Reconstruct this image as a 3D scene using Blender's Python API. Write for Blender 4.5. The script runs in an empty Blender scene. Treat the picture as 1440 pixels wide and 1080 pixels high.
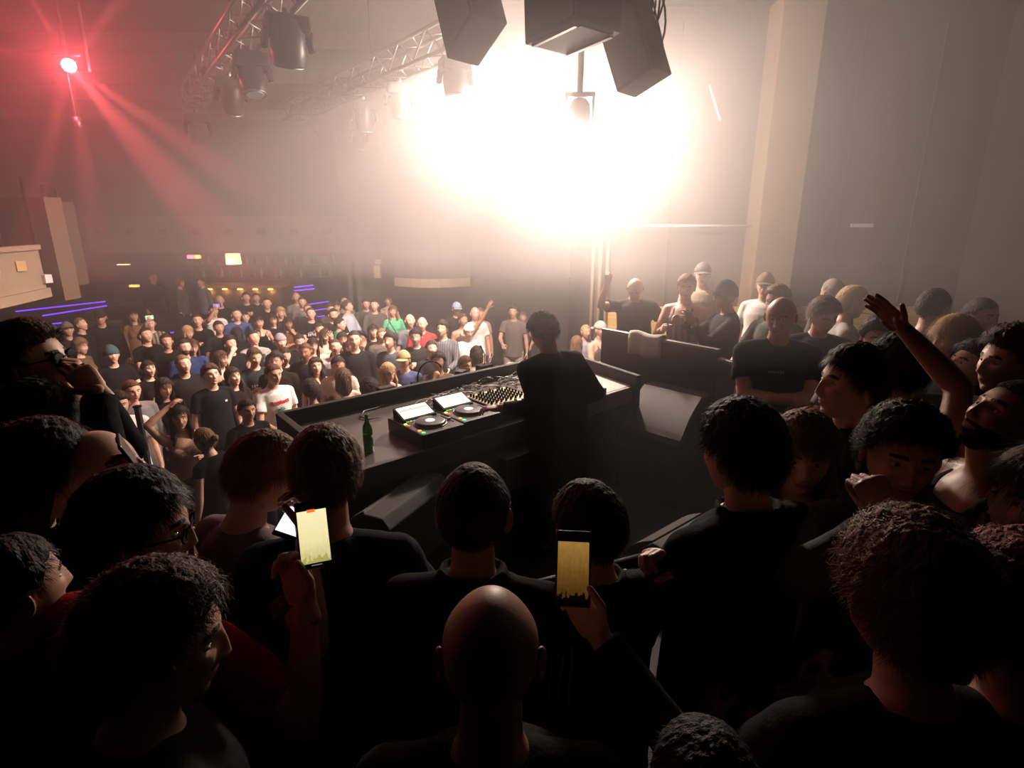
import bpy, math, random
import numpy as np
from mathutils import Vector, Matrix
PI=math.pi
C=bpy.context.scene.collection
# ---------------------------------------------------------------- materials
MATS={}
def mat(name,col=(.5,.5,.5),rough=.7,metal=0,emit=None,es=1,bump=0,bscale=60,bstretch=None,spec=None,var=0,vscale=6,alpha=None,trans=0,sheen=0):
    key=(name,tuple(col),rough)
    if key in MATS: return MATS[key]
    m=bpy.data.materials.new(name); m.use_nodes=True; nt=m.node_tree; b=nt.nodes['Principled BSDF']
    b.inputs['Base Color'].default_value=(*col,1); b.inputs['Roughness'].default_value=rough; b.inputs['Metallic'].default_value=metal
    if spec is not None: b.inputs['Specular IOR Level'].default_value=spec
    if sheen: b.inputs['Sheen Weight'].default_value=sheen
    if trans: b.inputs['Transmission Weight'].default_value=trans
    if emit: b.inputs['Emission Color'].default_value=(*emit,1); b.inputs['Emission Strength'].default_value=es
    if bump or var:
        tc=nt.nodes.new('ShaderNodeTexCoord'); mp=nt.nodes.new('ShaderNodeMapping'); nt.links.new(tc.outputs['Object'],mp.inputs['Vector'])
        if bstretch: mp.inputs['Scale'].default_value=bstretch
        if bump:
            n=nt.nodes.new('ShaderNodeTexNoise'); n.inputs['Scale'].default_value=bscale; n.inputs['Detail'].default_value=3
            nt.links.new(mp.outputs[0],n.inputs['Vector'])
            bp=nt.nodes.new('ShaderNodeBump'); bp.inputs['Strength'].default_value=bump; bp.inputs['Distance'].default_value=.01
            nt.links.new(n.outputs['Fac'],bp.inputs['Height']); nt.links.new(bp.outputs[0],b.inputs['Normal'])
        if var:
            n=nt.nodes.new('ShaderNodeTexNoise'); n.inputs['Scale'].default_value=vscale; n.inputs['Detail'].default_value=4
            nt.links.new(mp.outputs[0],n.inputs['Vector'])
            r=nt.nodes.new('ShaderNodeValToRGB'); e=r.color_ramp.elements
            e[0].position=.3; e[1].position=.7
            e[0].color=(*[c*(1-var) for c in col],1); e[1].color=(*[min(1,c*(1+var)) for c in col],1)
            nt.links.new(n.outputs['Fac'],r.inputs['Fac']); nt.links.new(r.outputs['Color'],b.inputs['Base Color'])
    MATS[key]=m; return m
# ---------------------------------------------------------------- mesh helpers (v: Nx3, f: list of tuples)
def merge(parts):
    V=[];Fs=[];o=0
    for v,f in parts:
        V.append(np.asarray(v,float)); Fs+= [tuple(i+o for i in q) for q in f]; o+=len(v)
    return np.concatenate(V),Fs
def loft(pts,rads,n=14,cap='round',side=(1,0,0),close=True):
    """closed tube through pts; rads: (a,b) or r per point; a along 'side'"""
    P=[np.array(p,float) for p in pts]; R=[(r,r) if not isinstance(r,(tuple,list)) else r for r in rads]
    P2=[];R2=[]
    def frame(i):
        a=P[max(i-1,0)]; b=P[min(i+1,len(P)-1)]; d=b-a; L=np.linalg.norm(d); return d/(L if L>1e-9 else 1)
    rings=[]
    def ring(c,d,a,b):
        s=np.array(side,float); s=s-d*np.dot(s,d)
        if np.linalg.norm(s)<.15:
            s=np.array([0,1.,0]); s=s-d*np.dot(s,d)
        s/=np.linalg.norm(s); u=np.cross(d,s)
        t=np.linspace(0,2*PI,n,endpoint=False)
        return c+np.outer(np.cos(t)*a,s)+np.outer(np.sin(t)*b,u)
    d0=frame(0); d1=frame(len(P)-1)
    if cap=='round':
        a,b=R[0]; m=min(a,b)
        for k in (.15,.5,.85): rings.append(ring(P[0]-d0*m*math.cos(k*PI/2),d0,a*math.sin(k*PI/2),b*math.sin(k*PI/2)))
    for i in range(len(P)): rings.append(ring(P[i],frame(i),*R[i]))
    if cap=='round':
        a,b=R[-1]; m=min(a,b)
        for k in (.85,.5,.15): rings.append(ring(P[-1]+d1*m*math.cos(k*PI/2),d1,a*math.sin(k*PI/2),b*math.sin(k*PI/2)))
    V=np.concatenate(rings); f=[]
    for i in range(len(rings)-1):
        for j in range(n):
            k=(j+1)%n; f.append((i*n+j,i*n+k,(i+1)*n+k,(i+1)*n+j))
    if close:
        f.append(tuple(range(n-1,-1,-1))); q=(len(rings)-1)*n; f.append(tuple(q+j for j in range(n)))
    return V,f
def ell(c,r,sub=3,R=None):
    v,f=ico(sub); v=v*np.array(r); 
    if R is not None: v=v@np.array(R).T
    return v+np.array(c),f
_ico={}
def ico(sub):
    if sub not in _ico:
        import bmesh
        bm=bmesh.new(); bmesh.ops.create_icosphere(bm,subdivisions=sub,radius=1)
        _ico[sub]=(np.array([v.co[:] for v in bm.verts]),[tuple(v.index for v in f.verts) for f in bm.faces]); bm.free()
    v,f=_ico[sub]; return v.copy(),f
def mesh(name,v,f,mats=(),smooth=True,mi=None):
    me=bpy.data.meshes.new(name); me.from_pydata(np.asarray(v).tolist(),[],f)
    for m in mats: me.materials.append(m)
    if smooth: me.polygons.foreach_set('use_smooth',[True]*len(f))
    if mi is not None: me.polygons.foreach_set('material_index',mi)
    me.update(); return me
def remesh(parts,voxel,smooth=4):
    v,f=merge(parts); me=mesh('tmp',v,f); o=bpy.data.objects.new('tmp',me); C.objects.link(o)
    m=o.modifiers.new('r','REMESH'); m.mode='VOXEL'; m.voxel_size=voxel
    if smooth:
        s=o.modifiers.new('s','SMOOTH'); s.factor=.5; s.iterations=smooth
    dg=bpy.context.evaluated_depsgraph_get(); e=o.evaluated_get(dg); em=e.to_mesh()
    n=len(em.vertices); co=np.empty(n*3); em.vertices.foreach_get('co',co); co=co.reshape(-1,3)
    q=len(em.polygons); li=np.empty(len(em.loops),int); em.loops.foreach_get('vertex_index',li)
    fl=li.reshape(-1,4).tolist() if len(li)==q*4 else [tuple(p.vertices) for p in em.polygons]
    e.to_mesh_clear(); bpy.data.objects.remove(o); bpy.data.meshes.remove(me)
    return co,[tuple(x) for x in fl]
def wob(p,scale,seed=0,oct=3):
    rs=np.random.RandomState(seed); out=np.zeros(len(p)); amp=1
    q=p*scale
    for o in range(oct):
        a=0
        w=q+.6*np.sin(q@rs.normal(size=(3,3))+rs.rand(3)*6)
        for k in range(3): a=a+np.sin(w@rs.normal(size=3)*1.3+rs.rand()*6.28)
        out+=amp*a/3; amp*=.5; q=q*2.1
    return out/1.6
def normals(v,f):
    fa=np.array([x[:3] for x in f]); n=np.cross(v[fa[:,1]]-v[fa[:,0]],v[fa[:,2]]-v[fa[:,0]])
    N=np.zeros_like(v)
    for k in range(3): np.add.at(N,fa[:,k],n)
    return N/(np.linalg.norm(N,axis=1,keepdims=True)+1e-12)
def wrinkle(v,f,amp,scale,seed,st=(1,1,.5)):
    return v+normals(v,f)*(amp*wob(v*np.array(st),scale,seed))[:,None]
# ---------------------------------------------------------------- head
def base_head(d,fem=0):
    x,y,z=d[:,0],d[:,1],d[:,2]
    t=np.clip(-z,0,1); up=np.clip(z,0,1)
    p=np.empty_like(d)
    p[:,0]=x*.077*(1-(.26+.06*fem)*t**1.6)*(1-.0*up)
    p[:,1]=np.where(y>0,y*.094*(1-.10*t),y*.104*(1-.5*t**1.2))+.036*t**2
    p[:,2]=np.where(z>0,z*.117,z*.112)
    p[:,0]*=1+.10*np.exp(-((z-.45)/.35)**2)
    return p
def head_geo(sub,fem=0,seed=0,beard=0,smile=0):
    d,f=ico(sub); p=base_head(d,fem); rs=np.random.RandomState(seed)
    X,Z=p[:,0],p[:,2]; fr=np.clip(d[:,1]*2.2,0,1)
    ga=lambda x0,z0,sx,sz: np.exp(-((X-x0)/sx)**2-((Z-z0)/sz)**2)
    D=np.zeros(len(p))
    ns=1+rs.uniform(-.15,.2)
    for s in (-1,1):
        D+=.0045*(1-.5*fem)*ga(s*.028,.027,.02,.009)-.0125*ga(s*.031,.008,.0155,.0105)+.008*ga(s*.0125,-.033,.006,.007)
        D+=(.006+.005*smile)*ga(s*.043,-.022,.02,.018)
    h=np.clip((.024-Z)/.054,0,1)*np.clip((Z+.049)/.018,0,1)**.7
    D+=.0195*ns*h*np.exp(-(X/(.0085+.0045*np.clip(-Z/.03,0,1)))**2)
    D+=.0065*ga(0,-.061,.024,.010)-.0045*np.exp(-((Z+.0605-smile*X*X*7)/.0022)**2-(X/.025)**4)-.004*ga(0,-.08,.016,.006)+.008*ga(0,-.1,.02,.014)
    D-=.004*ga(0,.052,.045,.02)*0
    p[:,1]+=D*fr
    c=p[[*range(len(p))]]
    fa=np.array(f); fc=p[fa].mean(1); fx=np.abs(fc[:,0]); fz=fc[:,2]; fy=fc[:,1]
    mi=np.zeros(len(f),int)
    mi[(fy>.03)&(np.abs(fz-.0295-.15*(.03-np.abs(fx-.03))+.002)<.0042)&(fx>.012)&(fx<.05)]=1
    mi[(fy>.03)&(np.abs(fz+.061-smile*fx*fx*6)<.0075*(1-(fx/.027)**2))&(fx<.026)]=2
    if beard:
        mi[(mi==0)&(fy>-.01)&(fz<-.046+.25*np.clip(fx-.04,0,1))&~((fx<.022)&(fz>-.052))]=1
        mi[(mi==0)&(fy>.03)&(fx<.026)&(fz<-.045)&(fz>-.054)]=1
    parts=[(p,f)]; mis=[mi]
    es=3 if sub>4 else 2
    for s in (-1,1):
        ys=.0715
        e,ef=ell((s*.031,ys,.007),(.0132,.0118,.0060),es); parts.append((e,ef))
        efc=e[np.array(ef)].mean(1); q=np.full(len(ef),3); q[np.hypot(efc[:,0]-s*.030,efc[:,2]-.007)<.0062]=4
        mis.append(q)
        # ear: flattened shell with rim
        v,g=ico(3 if sub>4 else 2); e=v*np.array([.010,.019,.031])
        out=v[:,0]*s>0; r=np.hypot(v[:,1],v[:,2]); e[:,0]-=np.where(out,s*.011*np.exp(-(r/.62)**4),0)
        e[:,1]+= -.006*v[:,2]*0 ; a=.45; ca,sa=math.cos(a),math.sin(a)*-s
        e=e@np.array([[ca,-sa,0],[sa,ca,0],[0,0,1]]).T + np.array([s*.083,-.012,-.006]); parts.append((e,g)); mis.append(np.zeros(len(g),int))
    v,f=merge(parts); return v,f,np.concatenate(mis)
# ---------------------------------------------------------------- hair
def hairline(d,low=0):
    """signed: >0 where hair grows. az 0=front pi=back"""
    az=np.abs(np.arctan2(d[:,0],d[:,1])); el=np.arcsin(np.clip(d[:,2],-1,1))
    th=np.interp(az,[0,.55,.95,1.35,1.6,2.1,PI],[.56,.52,.42,.05,.12,-.42-low,-.62-low])
    return el-th
def hair_geo(style,sub,seed=1,fem=0):
    d,f=ico(sub); p=base_head(d,fem); rs=seed
    m=np.clip((hairline(d,.1 if style in('long','wavy','bun','pony','bob') else 0)+(.09 if style not in('crop','bun','pony') else .03)*wob(d,7,rs+9))/.22,0,1); m=m*m*(3-2*m)
    up=np.clip(d[:,2],0,1); n1=wob(d,3.2,rs); n2=wob(d,9,rs+1); n3=wob(d,22,rs+2)
    fr=np.clip(d[:,1],0,1)
    crown=wob(np.c_[np.arctan2(d[:,0],d[:,1]),d[:,2]*.8,d[:,2]*0],9,rs+3)
    T={'crop':.006+.004*up+.0015*n3,
       'short':.010+.010*up+.003*n1+.003*n2+.0015*crown,
       'quiff':.009+.020*up+.010*up*fr+.005*n2+.002*n3,
       'side':.011+.013*up+.006*up*np.clip(d[:,0]+.3,0,1)+.004*n2,
       'curly':.020+.015*up+.012*n2+.006*n3+.004*n1,
       'afro':.034+.02*up+.009*n2+.007*n3,
       'mop':.014+.016*up+.008*up*fr+.006*n2+.004*n3,
       'long':.014+.010*up+.004*n1+.0025*crown,'wavy':.02+.012*up+.006*n2+.004*n3,
       'bob':.018+.012*up+.005*n2,'bun':.007+.006*up+.002*crown,'pony':.007+.006*up+.002*crown}[style]
    th=m*T-.012*(1-m)
    dn=d/np.array([.077,.1,.115]); dn/=np.linalg.norm(dn,axis=1,keepdims=True)
    v=p+dn*th[:,None]
    if style in('quiff','mop','side'): v[:,2]+=.0
    parts=[(v,f)]
    R=random.Random(seed)
    if style in('long','wavy','bob'):
        L={'long':.30,'wavy':.32,'bob':.10}[style]
        cur=[]
        N=15
        for k in range(N):
            az=PI+ (k-(N-1)/2)/(N-1)*2*1.95   # around back
            ax=math.sin(az); ay=math.cos(az)
            r0=np.array([ax*.080,ay*.088-.01,.01])
            pts=[r0+np.array([0,0,.05]),r0]
            l=L*(R.uniform(.85,1.1))
            w=.013 if style=='wavy' else .004
            for j in range(1,6):
                t=j/5; ph=R.random()*6
                rr=1+.10*math.sin(t*PI)+(.15 if style=='wavy' else 0)*t
                pts.append(np.array([ax*.080*rr*(1-.12*t)+w*math.sin(t*9+k),ay*.088*rr-.012-.006*t*0+w*math.cos(t*8+k*2),.01-l*t]))
            rad=[.012]+[.020 if style!='wavy' else .023]*(len(pts)-3)+[.017,.006]
            cur.append(loft(pts,rad,8))
        rm=remesh(cur,.0095 if sub<5 else .006,3)
        vv=wrinkle(rm[0],rm[1],.0035,60 if style=='wavy' else 45,seed,(1,1,.15 if style!='wavy' else .5))
        parts.append((vv,rm[1]))
    if style=='bun':
        vv,ff=ell((0,-.125,.015),(.036,.03,.034),4); vv=wrinkle(vv,ff,.004,60,seed); parts.append((vv,ff))
    if style=='pony':
        pts=[(0,-.09,.05),(0,-.135,.045),(0,-.15,-.02),(0,-.14,-.1),(0,-.13,-.19)]
        vv,ff=remesh([loft(pts,[.018,.026,.028,.024,.008],12)],.007,2); vv=wrinkle(vv,ff,.003,60,seed,(1,1,.2)); parts.append((vv,ff))
    return merge(parts)
def strands(style,n,seed,fem=0,length=None,width=.0009,seg=4):
    """tapered ribbons of hair growing from the hair shell"""
    rs=np.random.RandomState(seed)
    d=rs.normal(size=(n*3,3)); d/=np.linalg.norm(d,axis=1,keepdims=True)
    d=d[hairline(d)>.07][:n]; n=len(d)
    p=base_head(d,fem); up=np.clip(d[:,2],0,1)
    th={'crop':.006,'short':.014,'quiff':.02,'side':.018,'curly':.03,'afro':.044,'mop':.026,'long':.016,'wavy':.024,'bob':.02,'bun':.008,'pony':.008}[style]
    dn=d/np.array([.077,.1,.115]); dn/=np.linalg.norm(dn,axis=1,keepdims=True)
    base=p+dn*(th*(.45+.5*up))[:,None]
    L=(length or {'crop':.008,'short':.020,'quiff':.026,'side':.030,'curly':.026,'afro':.03,'mop':.028,'long':.07,'wavy':.05,'bob':.06,'bun':.04,'pony':.04}[style])*rs.uniform(.5,1.15,n)
    crown=np.array([0,-.35,.94]); fl=d-crown*1.0; fl-=dn*np.sum(fl*dn,1)[:,None]; fl/=np.linalg.norm(fl,axis=1,keepdims=True)+1e-6
    if style in('quiff','mop'): 
        g=np.clip(d[:,1]+.2,0,1)[:,None]; fl=fl*(1-g)+g*(np.array([.5,.5,.1]))
    lift={'crop':.7,'short':.22,'quiff':.35,'side':.15,'curly':.6,'afro':.9,'mop':.3}.get(style,.1)
    dirn=fl+dn*lift+rs.normal(size=(n,3))*.28; dirn/=np.linalg.norm(dirn,axis=1,keepdims=True)
    curl={'curly':.008,'afro':.008,'wavy':.006,'mop':.004,'quiff':.002}.get(style,.0012)
    ph=rs.rand(n)*6.28; s1=np.cross(dirn,dn); s1/=np.linalg.norm(s1,axis=1,keepdims=True)+1e-6; s2=np.cross(dirn,s1)
    pts=[]
    for k in range(seg+1):
        t=k/seg; q=base+dirn*(L*t)[:,None]-np.array([0,0,1])*(L*t*t*.28)[:,None]
        w=curl*min(1,t*2)
        tt=ph+t*7
        q=q+s1*(w*np.cos(tt))[:,None]+s2*(w*np.sin(tt))[:,None]
        pts.append(q)
    V=[];
    for k in range(seg+1):
        w=width*(1-.75*k/seg)
        V.append(pts[k]-s1*w); V.append(pts[k]+s1*w)
    V=np.stack(V,1).reshape(-1,3)   # n x (2*(seg+1))
    m=2*(seg+1); i0=(np.arange(n)*m)[:,None]
    F=[]
    for k in range(seg):
        F.append(np.concatenate([i0+2*k,i0+2*k+1,i0+2*k+3,i0+2*k+2],1))
    F=np.concatenate(F).tolist()
    return V,[tuple(x) for x in F]
# ---------------------------------------------------------------- hand
def hand_geo(kind,voxel):
    """right hand: wrist at 0, fingers +y, thumb -x, palm -z"""
    cu={'open':(.08,.12,.1,.12),'relax':(.35,.42,.5,.55),'fist':(1.15,1.2,1.2,1.2),'grip':(.95,1.0,1.0,1.0),'point':(.05,1.15,1.2,1.2),'type':(.5,.5,.5,.5),'wide':(.02,.05,.05,.1),'phone':(.75,.8,.85,.9)}[kind]
    sp={'wide':.16,'open':.06}.get(kind,.02)
    xs=(-.028,-.0095,.009,.0265); ys=(.088,.092,.088,.08); ln=(.070,.078,.073,.057)
    P=[loft([(0,-.035,0),(0,0,0),(-.002,.03,-.002),(0,.065,0),(0,.088,.001)],[(.027,.021),(.028,.020),(.038,.017),(.042,.0145),(.041,.0115)],16)]
    P.append(loft([(-.012,.015,-.009),(-.026,.045,-.012)],[.018,.015],10))
    P.append(loft([(.022,.02,-.008),(.028,.055,-.007)],[.013,.011],10))
    for i in range(4):
        a=0; p=np.array([xs[i],ys[i]-.014,0]); pts=[p.copy()]; yaw=(i-1.4)*sp
        for k,(fr,mult) in enumerate(((.47,.85),(.29,1.15),(.24,.8))):
            a+=cu[i]*mult; l=ln[i]*fr+(.014 if k==0 else 0)
            if k==0:
                pts.append(pts[-1]+np.array([0,.014,0])); l-=.014
            pts.append(pts[-1]+l*np.array([math.sin(yaw)*math.cos(a),math.cos(yaw)*math.cos(a),-math.sin(a)]))
        r=.0088 if i<3 else .0078
        P.append(loft(pts,[r,r*1.08,r,r*.93,r*.8],10))
    th={'open':(-.75,.65,-.1),'wide':(-.95,.35,-.1),'relax':(-.55,.75,-.35),'fist':(-.15,.8,-.65),'grip':(-.4,.6,-.7),'point':(-.1,.75,-.65),'type':(-.5,.8,-.3),'phone':(-.6,.6,-.5)}[kind]
    t=np.array(th)/np.linalg.norm(th); t2=t+np.array([.45,.25,-.12] if kind not in('open','wide') else [.1,.25,0]); t2/=np.linalg.norm(t2)
    b=np.array([-.024,.022,-.008])
    P.append(loft([b,b+t*.04,b+t*.04+t2*.032,b+t*.04+t2*.055],[.014,.0108,.0095,.008],10))
    return remesh(P,voxel,2)
CACHE={}
def cached(key,fn):
    if key not in CACHE: CACHE[key]=fn()
    return CACHE[key]
# ---------------------------------------------------------------- body
ARM={'down':((.27,.04,.86),(.5,-1,-.2),'relax'),'front':((.16,.33,1.10),(.6,-.3,-1),'relax'),'cross':((-.06,.20,1.19),(1,.0,-.5),'relax'),
 'chin':((.05,.15,1.47),(.5,.2,-1),'fist'),'up':((.27,.16,1.98),(1,-.1,-.2),'open'),'clasp':((.03,.27,1.30),(.8,-.2,-1),'fist'),'hold':((.12,.30,1.27),(.5,-.2,-1),'grip'),
 'pocket':((.26,.02,.93),(.6,-1,0),'relax'),'hip':((.20,.06,1.02),(1,-.7,0),'fist'),'phone':((.13,.32,1.42),(.4,-.1,-1),'phone'),'phoneup':((.10,.36,1.74),(.6,.1,-1),'phone'),
 'mouth':((.06,.17,1.58),(.8,.3,-.8),'fist'),'wave':((.42,.16,1.88),(1,-.1,-.5),'wide'),'table':((.20,.42,1.10),(.9,-.2,-.5),'type'),'head':((.09,.02,1.80),(1,.3,.1),'relax'),
 'reach':((.10,.52,1.28),(.6,0,-1),'open'),'flat':((.02,.20,1.28),(.9,0,-.8),'relax'),'thigh':((.22,.18,.95),(.6,-.6,-.6),'relax')}
class Sk: pass
def skeleton(pose,fem=0,fat=0):
    lean,side,ra,la,legs=pose[:5]
    k=Sk(); k.fem=fem; k.fat=fat
    sw=.178 if not fem else .158; sw+=.015*fat
    hip=Vector((0,0,.95))
    Rm=Matrix.Rotation(-lean,3,'X')@Matrix.Rotation(side,3,'Y')
    S=lambda x,y,z: np.array(hip+Rm@(Vector((x,y,z))-hip))
    k.S=S
    k.pel=S(0,0,.93); k.waist=S(0,.005,1.10); k.rib=S(0,.0,1.25); k.chest=S(0,-.005,1.36); k.nb=S(0,-.02,1.475); k.nt=S(0,.005,1.575)
    k.sh=[S(s*sw,-.012,1.425) for s in (1,-1)]
    k.arm=[]
    for i,(s,a) in enumerate(((1,ra),(-1,la))):
        if isinstance(a,str): W,H,hk=ARM[a]; Wp=np.array(S(W[0]*s,W[1],W[2])) if a not in('down','pocket') else np.array(S(W[0]*s*(sw/.178),W[1],W[2])); Hn=np.array([H[0]*s,H[1],H[2]])
        else:
            W,H,hk=a[:3]; Wp=np.array(W,float); Hn=np.array(H,float)
        up=None; fp=None
        if not isinstance(a,str) and len(a)>3: up=np.array(a[3],float)
        if not isinstance(a,str) and len(a)>4: fp=np.array(a[4],float)
        sh=k.sh[i]; L1,L2=.285,.255; dv=Wp-sh; D=np.linalg.norm(dv); mx=(L1+L2)*.995
        if D>mx: Wp=sh+dv/D*mx; dv=Wp-sh; D=mx
        D=max(D,.08); u=dv/D; aa=(L1*L1-L2*L2+D*D)/(2*D); hh=math.sqrt(max(L1*L1-aa*aa,0)); Hn=Hn-u*np.dot(Hn,u); Hn/=np.linalg.norm(Hn)+1e-9
        el=sh+u*aa+Hn*hh; k.arm.append((sh,el,Wp,hk,s,up)); k.fp=getattr(k,'fp',[]); k.fp.append(fp)
    sp=.10 if legs!='sit' else .1
    k.leg=[]
    for s in (1,-1):
        if legs=='stand': k.leg.append((np.array([s*.095,0,.92]),np.array([s*.115,.02,.50]),np.array([s*.13,-.01,.08])))
        elif legs=='wide': k.leg.append((np.array([s*.10,0,.92]),np.array([s*.18,.03,.50]),np.array([s*.24,-.01,.08])))
        elif legs=='step': k.leg.append((np.array([s*.095,0,.92]),np.array([s*.11,.05+s*.08,.50]),np.array([s*.12,s*.14,.08])))
    return k
def torso_parts(k,inf=0,lo=.0,top=True):
    f=k.fat; fm=k.fem
    w=lambda a,b:(a+inf,b+inf)
    pts=[k.S(0,0,.89),k.pel,k.waist,k.rib,k.chest]
    rd=[w(.130+.02*fm,.085),w(.165+.03*f+.012*fm,.115+.03*f+.01*fm),w(.138+.05*f-.022*fm,.098+.06*f-.01*fm),w(.155+.035*f-.015*fm,.112+.04*f),w(.165+.02*f-.02*fm,.115+.02*f+.008*fm)]
    if top:
        pts+=[k.S(0,-.012,1.43),k.S(0,-.02,1.475),k.S(0,-.02,1.50)]; rd+=[w(.145-.012*fm,.092),w(.085,.072),w(.066-inf*.6,.062-inf*.6)]
    return [loft(pts,rd,22,'round' if not inf else 'flat')]
def body_geo(pose,fem,fat,voxel):
    k=skeleton(pose,fem,fat); P=torso_parts(k); g=.92 if fem else 1; g+=.12*fat
    if fem:
        for s in(1,-1): P.append(ell(k.S(s*.075,.085,1.30),(.062,.055,.058)))
    P.append(loft([k.nb-np.array([0,0,.05]),k.nb,k.nt,k.nt+np.array([0,.0,.05])],[.062*g,.058*g,.054*g,.05*g],14))
    for i,(sh,el,wr,hk,s,up) in enumerate(k.arm):
        P.append(loft([k.S(s*.05,-.02,1.465),k.S(s*.12,-.018,1.445),sh],[.045*g,.05*g,.054*g],14))
        d=el-sh; P.append(loft([sh,sh+d*.35,sh+d*.8,el],[.054*g,.050*g,.042*g,.040*g],14))
        e=wr-el; P.append(loft([el,el+e*.25,el+e*.7,wr],[.040*g,.042*g,.033*g,.0265*g],14))
    for hp,kn,an in k.leg:
        P.append(loft([hp,(hp+kn)/2,kn],[.092*g,.078*g,.056*g],14)); d=an-kn
        P.append(loft([kn,kn+d*.3,an],[.055*g,.056*g,.036],14)); P.append(loft([an+np.array([0,-.03,-.04]),an+np.array([0,.1,-.055]),an+np.array([0,.17,-.06])],[(.036,.036),(.042,.03),(.036,.02)],12,side=(1,0,0)))
    return remesh(P,voxel,5)
def hand_mats(k,i):
    sh,el,wr,hk,s,up=k.arm[i]
    y=wr-el
    if k.fp[i] is not None: y=k.fp[i]-wr
    y/=np.linalg.norm(y)
    if up is None:
        up=np.array([s*.8,.1,.6]) if hk in('relax','type') else np.array([s*.2,.9,.2])
        if hk=='type': up=np.array([0,0,1.])
        if hk in('grip',): up=np.array([s*1.,.3,.1])
    z=up-y*np.dot(up,y)
    if np.linalg.norm(z)<.1: z=np.array([0,1.,0])-y*y[1]
    z/=np.linalg.norm(z); x=np.cross(y,z)
    M=np.stack([x*s,y,z],1)
    return M,wr
def cloth_geo(kind,pose,fem,fat,voxel,seed):
    k=skeleton(pose,fem,fat); P=[]; g=.92 if fem else 1; g+=.12*fat
    if kind in('trousers','shorts','jeans'):
        P.append(loft([k.S(0,0,1.06),k.S(0,0,.98),k.pel,np.array([0,0,.84])],[(.150+.04*fat,.115+.05*fat),(.165+.03*fat,.125+.04*fat),(.178+.03*fat,.128+.03*fat),(.168,.12)],20,'flat')); P.append(ell((0,0,.83),(.10,.095,.09)))
        for hp,kn,an in k.leg:
            if kind=='shorts': P.append(loft([hp,(hp+kn)/2,kn+np.array([0,0,.03])],[.11*g,.105*g,.095*g],16,'flat'))
            else:
                P.append(loft([hp,(hp+kn)/2,kn,(kn+an)/2,an+np.array([0,0,.0])],[.105*g,.092*g,.075*g,.068*g,.062*g],16,'flat'))
        v,f=remesh(P,voxel,3); return wrinkle(v,f,.004,14,seed,(1,1,1.4)),f
    inf={'tee':.017,'polo':.016,'long':.018,'hoodie':.034,'jacket':.030,'tank':.010,'strappy':.008,'dress':.012,'cardigan':.026}[kind]
    hem={'tee':.80,'polo':.84,'long':.82,'hoodie':.82,'jacket':.78,'tank':.86,'strappy':.9,'dress':.55,'cardigan':.7}[kind]
    f=fat;fm=fem
    w=lambda a,b:(a+inf,b+inf)
    pts=[np.array([0,.005,hem]),k.pel,k.waist,k.rib,k.chest]
    loose=.012 if kind not in('tank','strappy','dress') else 0
    rd=[w(.165+.03*f+.015*fm+loose,.118+.03*f+loose),w(.167+.03*f+.012*fm+loose,.117+.03*f+loose),w(.15+.05*f-.018*fm+loose,.105+.06*f+loose),w(.158+.035*f-.012*fm,.113+.04*f),w(.167+.02*f-.02*fm,.115+.02*f+.008*fm)]
    if kind=='dress': rd[0]=(.24,.2)
    if kind in('tank','strappy'):
        if kind=='tank': 
            pts+=[k.S(0,-.006,1.40)]; rd+=[(.125,.112)]
            for s in(1,-1): P.append(loft([k.S(s*.085,.09,1.36),k.S(s*.088,.05,1.44),k.S(s*.086,-.01,1.475),k.S(s*.085,-.07,1.45),k.S(s*.09,-.10,1.38)],[(.022,.014)]*5,10,side=(1,0,0)))
        else:
            pts[-1]=k.S(0,0,1.335); rd[-1]=w(.150,.118)
            for s in(1,-1): P.append(loft([k.S(s*.085,.10,1.33),k.S(s*.088,.05,1.44),k.S(s*.086,-.01,1.478),k.S(s*.085,-.07,1.45),k.S(s*.08,-.11,1.33)],[.010]*5,8))
    else:
        pts+=[k.S(0,-.012,1.435),k.S(0,-.018,1.478),k.S(0,-.012,1.502)]; rd+=[w(.150-.012*fm,.095),w(.088,.075),(.072,.068)]
    P.append(loft(pts,rd,24,'flat'))
    if fem: 
        for s in(1,-1): P.append(ell(k.S(s*.075,.085,1.30),(.062+inf*.7,.055+inf*.7,.058+inf)))
    if kind not in('tank','strappy'):
        for i,(sh,el,wr,hk,s,up) in enumerate(k.arm):
            P.append(loft([k.S(s*.05,-.018,1.465),k.S(s*.12,-.018,1.445),sh],[.045*g+inf*.4,.049*g+inf*.45,.051*g+inf*.5],14))
            d=el-sh
            if kind in('tee','polo','dress'):
                e=.62 if kind!='dress' else .3
                P.append(loft([sh,sh+d*.3,sh+d*e],[.052*g+inf*.5,.052*g+inf*.7,.052*g+inf*1.0],16,'flat'))
            else:
                P.append(loft([sh,sh+d*.4,el],[.053*g+inf*.5,.050*g+inf*.6,.043*g+inf*.6],16))
                e=wr-el; P.append(loft([el,el+e*.5,el+e*.93],[.043*g+inf*.6,.038*g+inf*.6,.032*g+inf*.55],16,'flat'))
    if kind=='hoodie':
        c=k.S(0,-.035,1.49); P.append(loft([k.S(.085,.045,1.47),k.S(.105,-.03,1.495),k.S(.07,-.10,1.50),k.S(0,-.125,1.48),k.S(-.07,-.10,1.50),k.S(-.105,-.03,1.495),k.S(-.085,.045,1.47)],[.02,.03,.036,.042,.036,.03,.02],12,side=(0,0,1)))
    if kind in('polo','jacket'):
        t=[k.S(.08*math.sin(a),-.012-.075*math.cos(a),1.515+.012*math.cos(a)) for a in np.linspace(-2.5,2.5,9)]
        P.append(loft(t,[(.024,.009)]*9,10,side=(0,0,1)))
    v,f=remesh(P,voxel,3)
    am={'hoodie':.007,'jacket':.007,'tee':.0055,'long':.006}.get(kind,.003)
    return wrinkle(v,f,am,11,seed,(1,1,.8)),f
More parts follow.
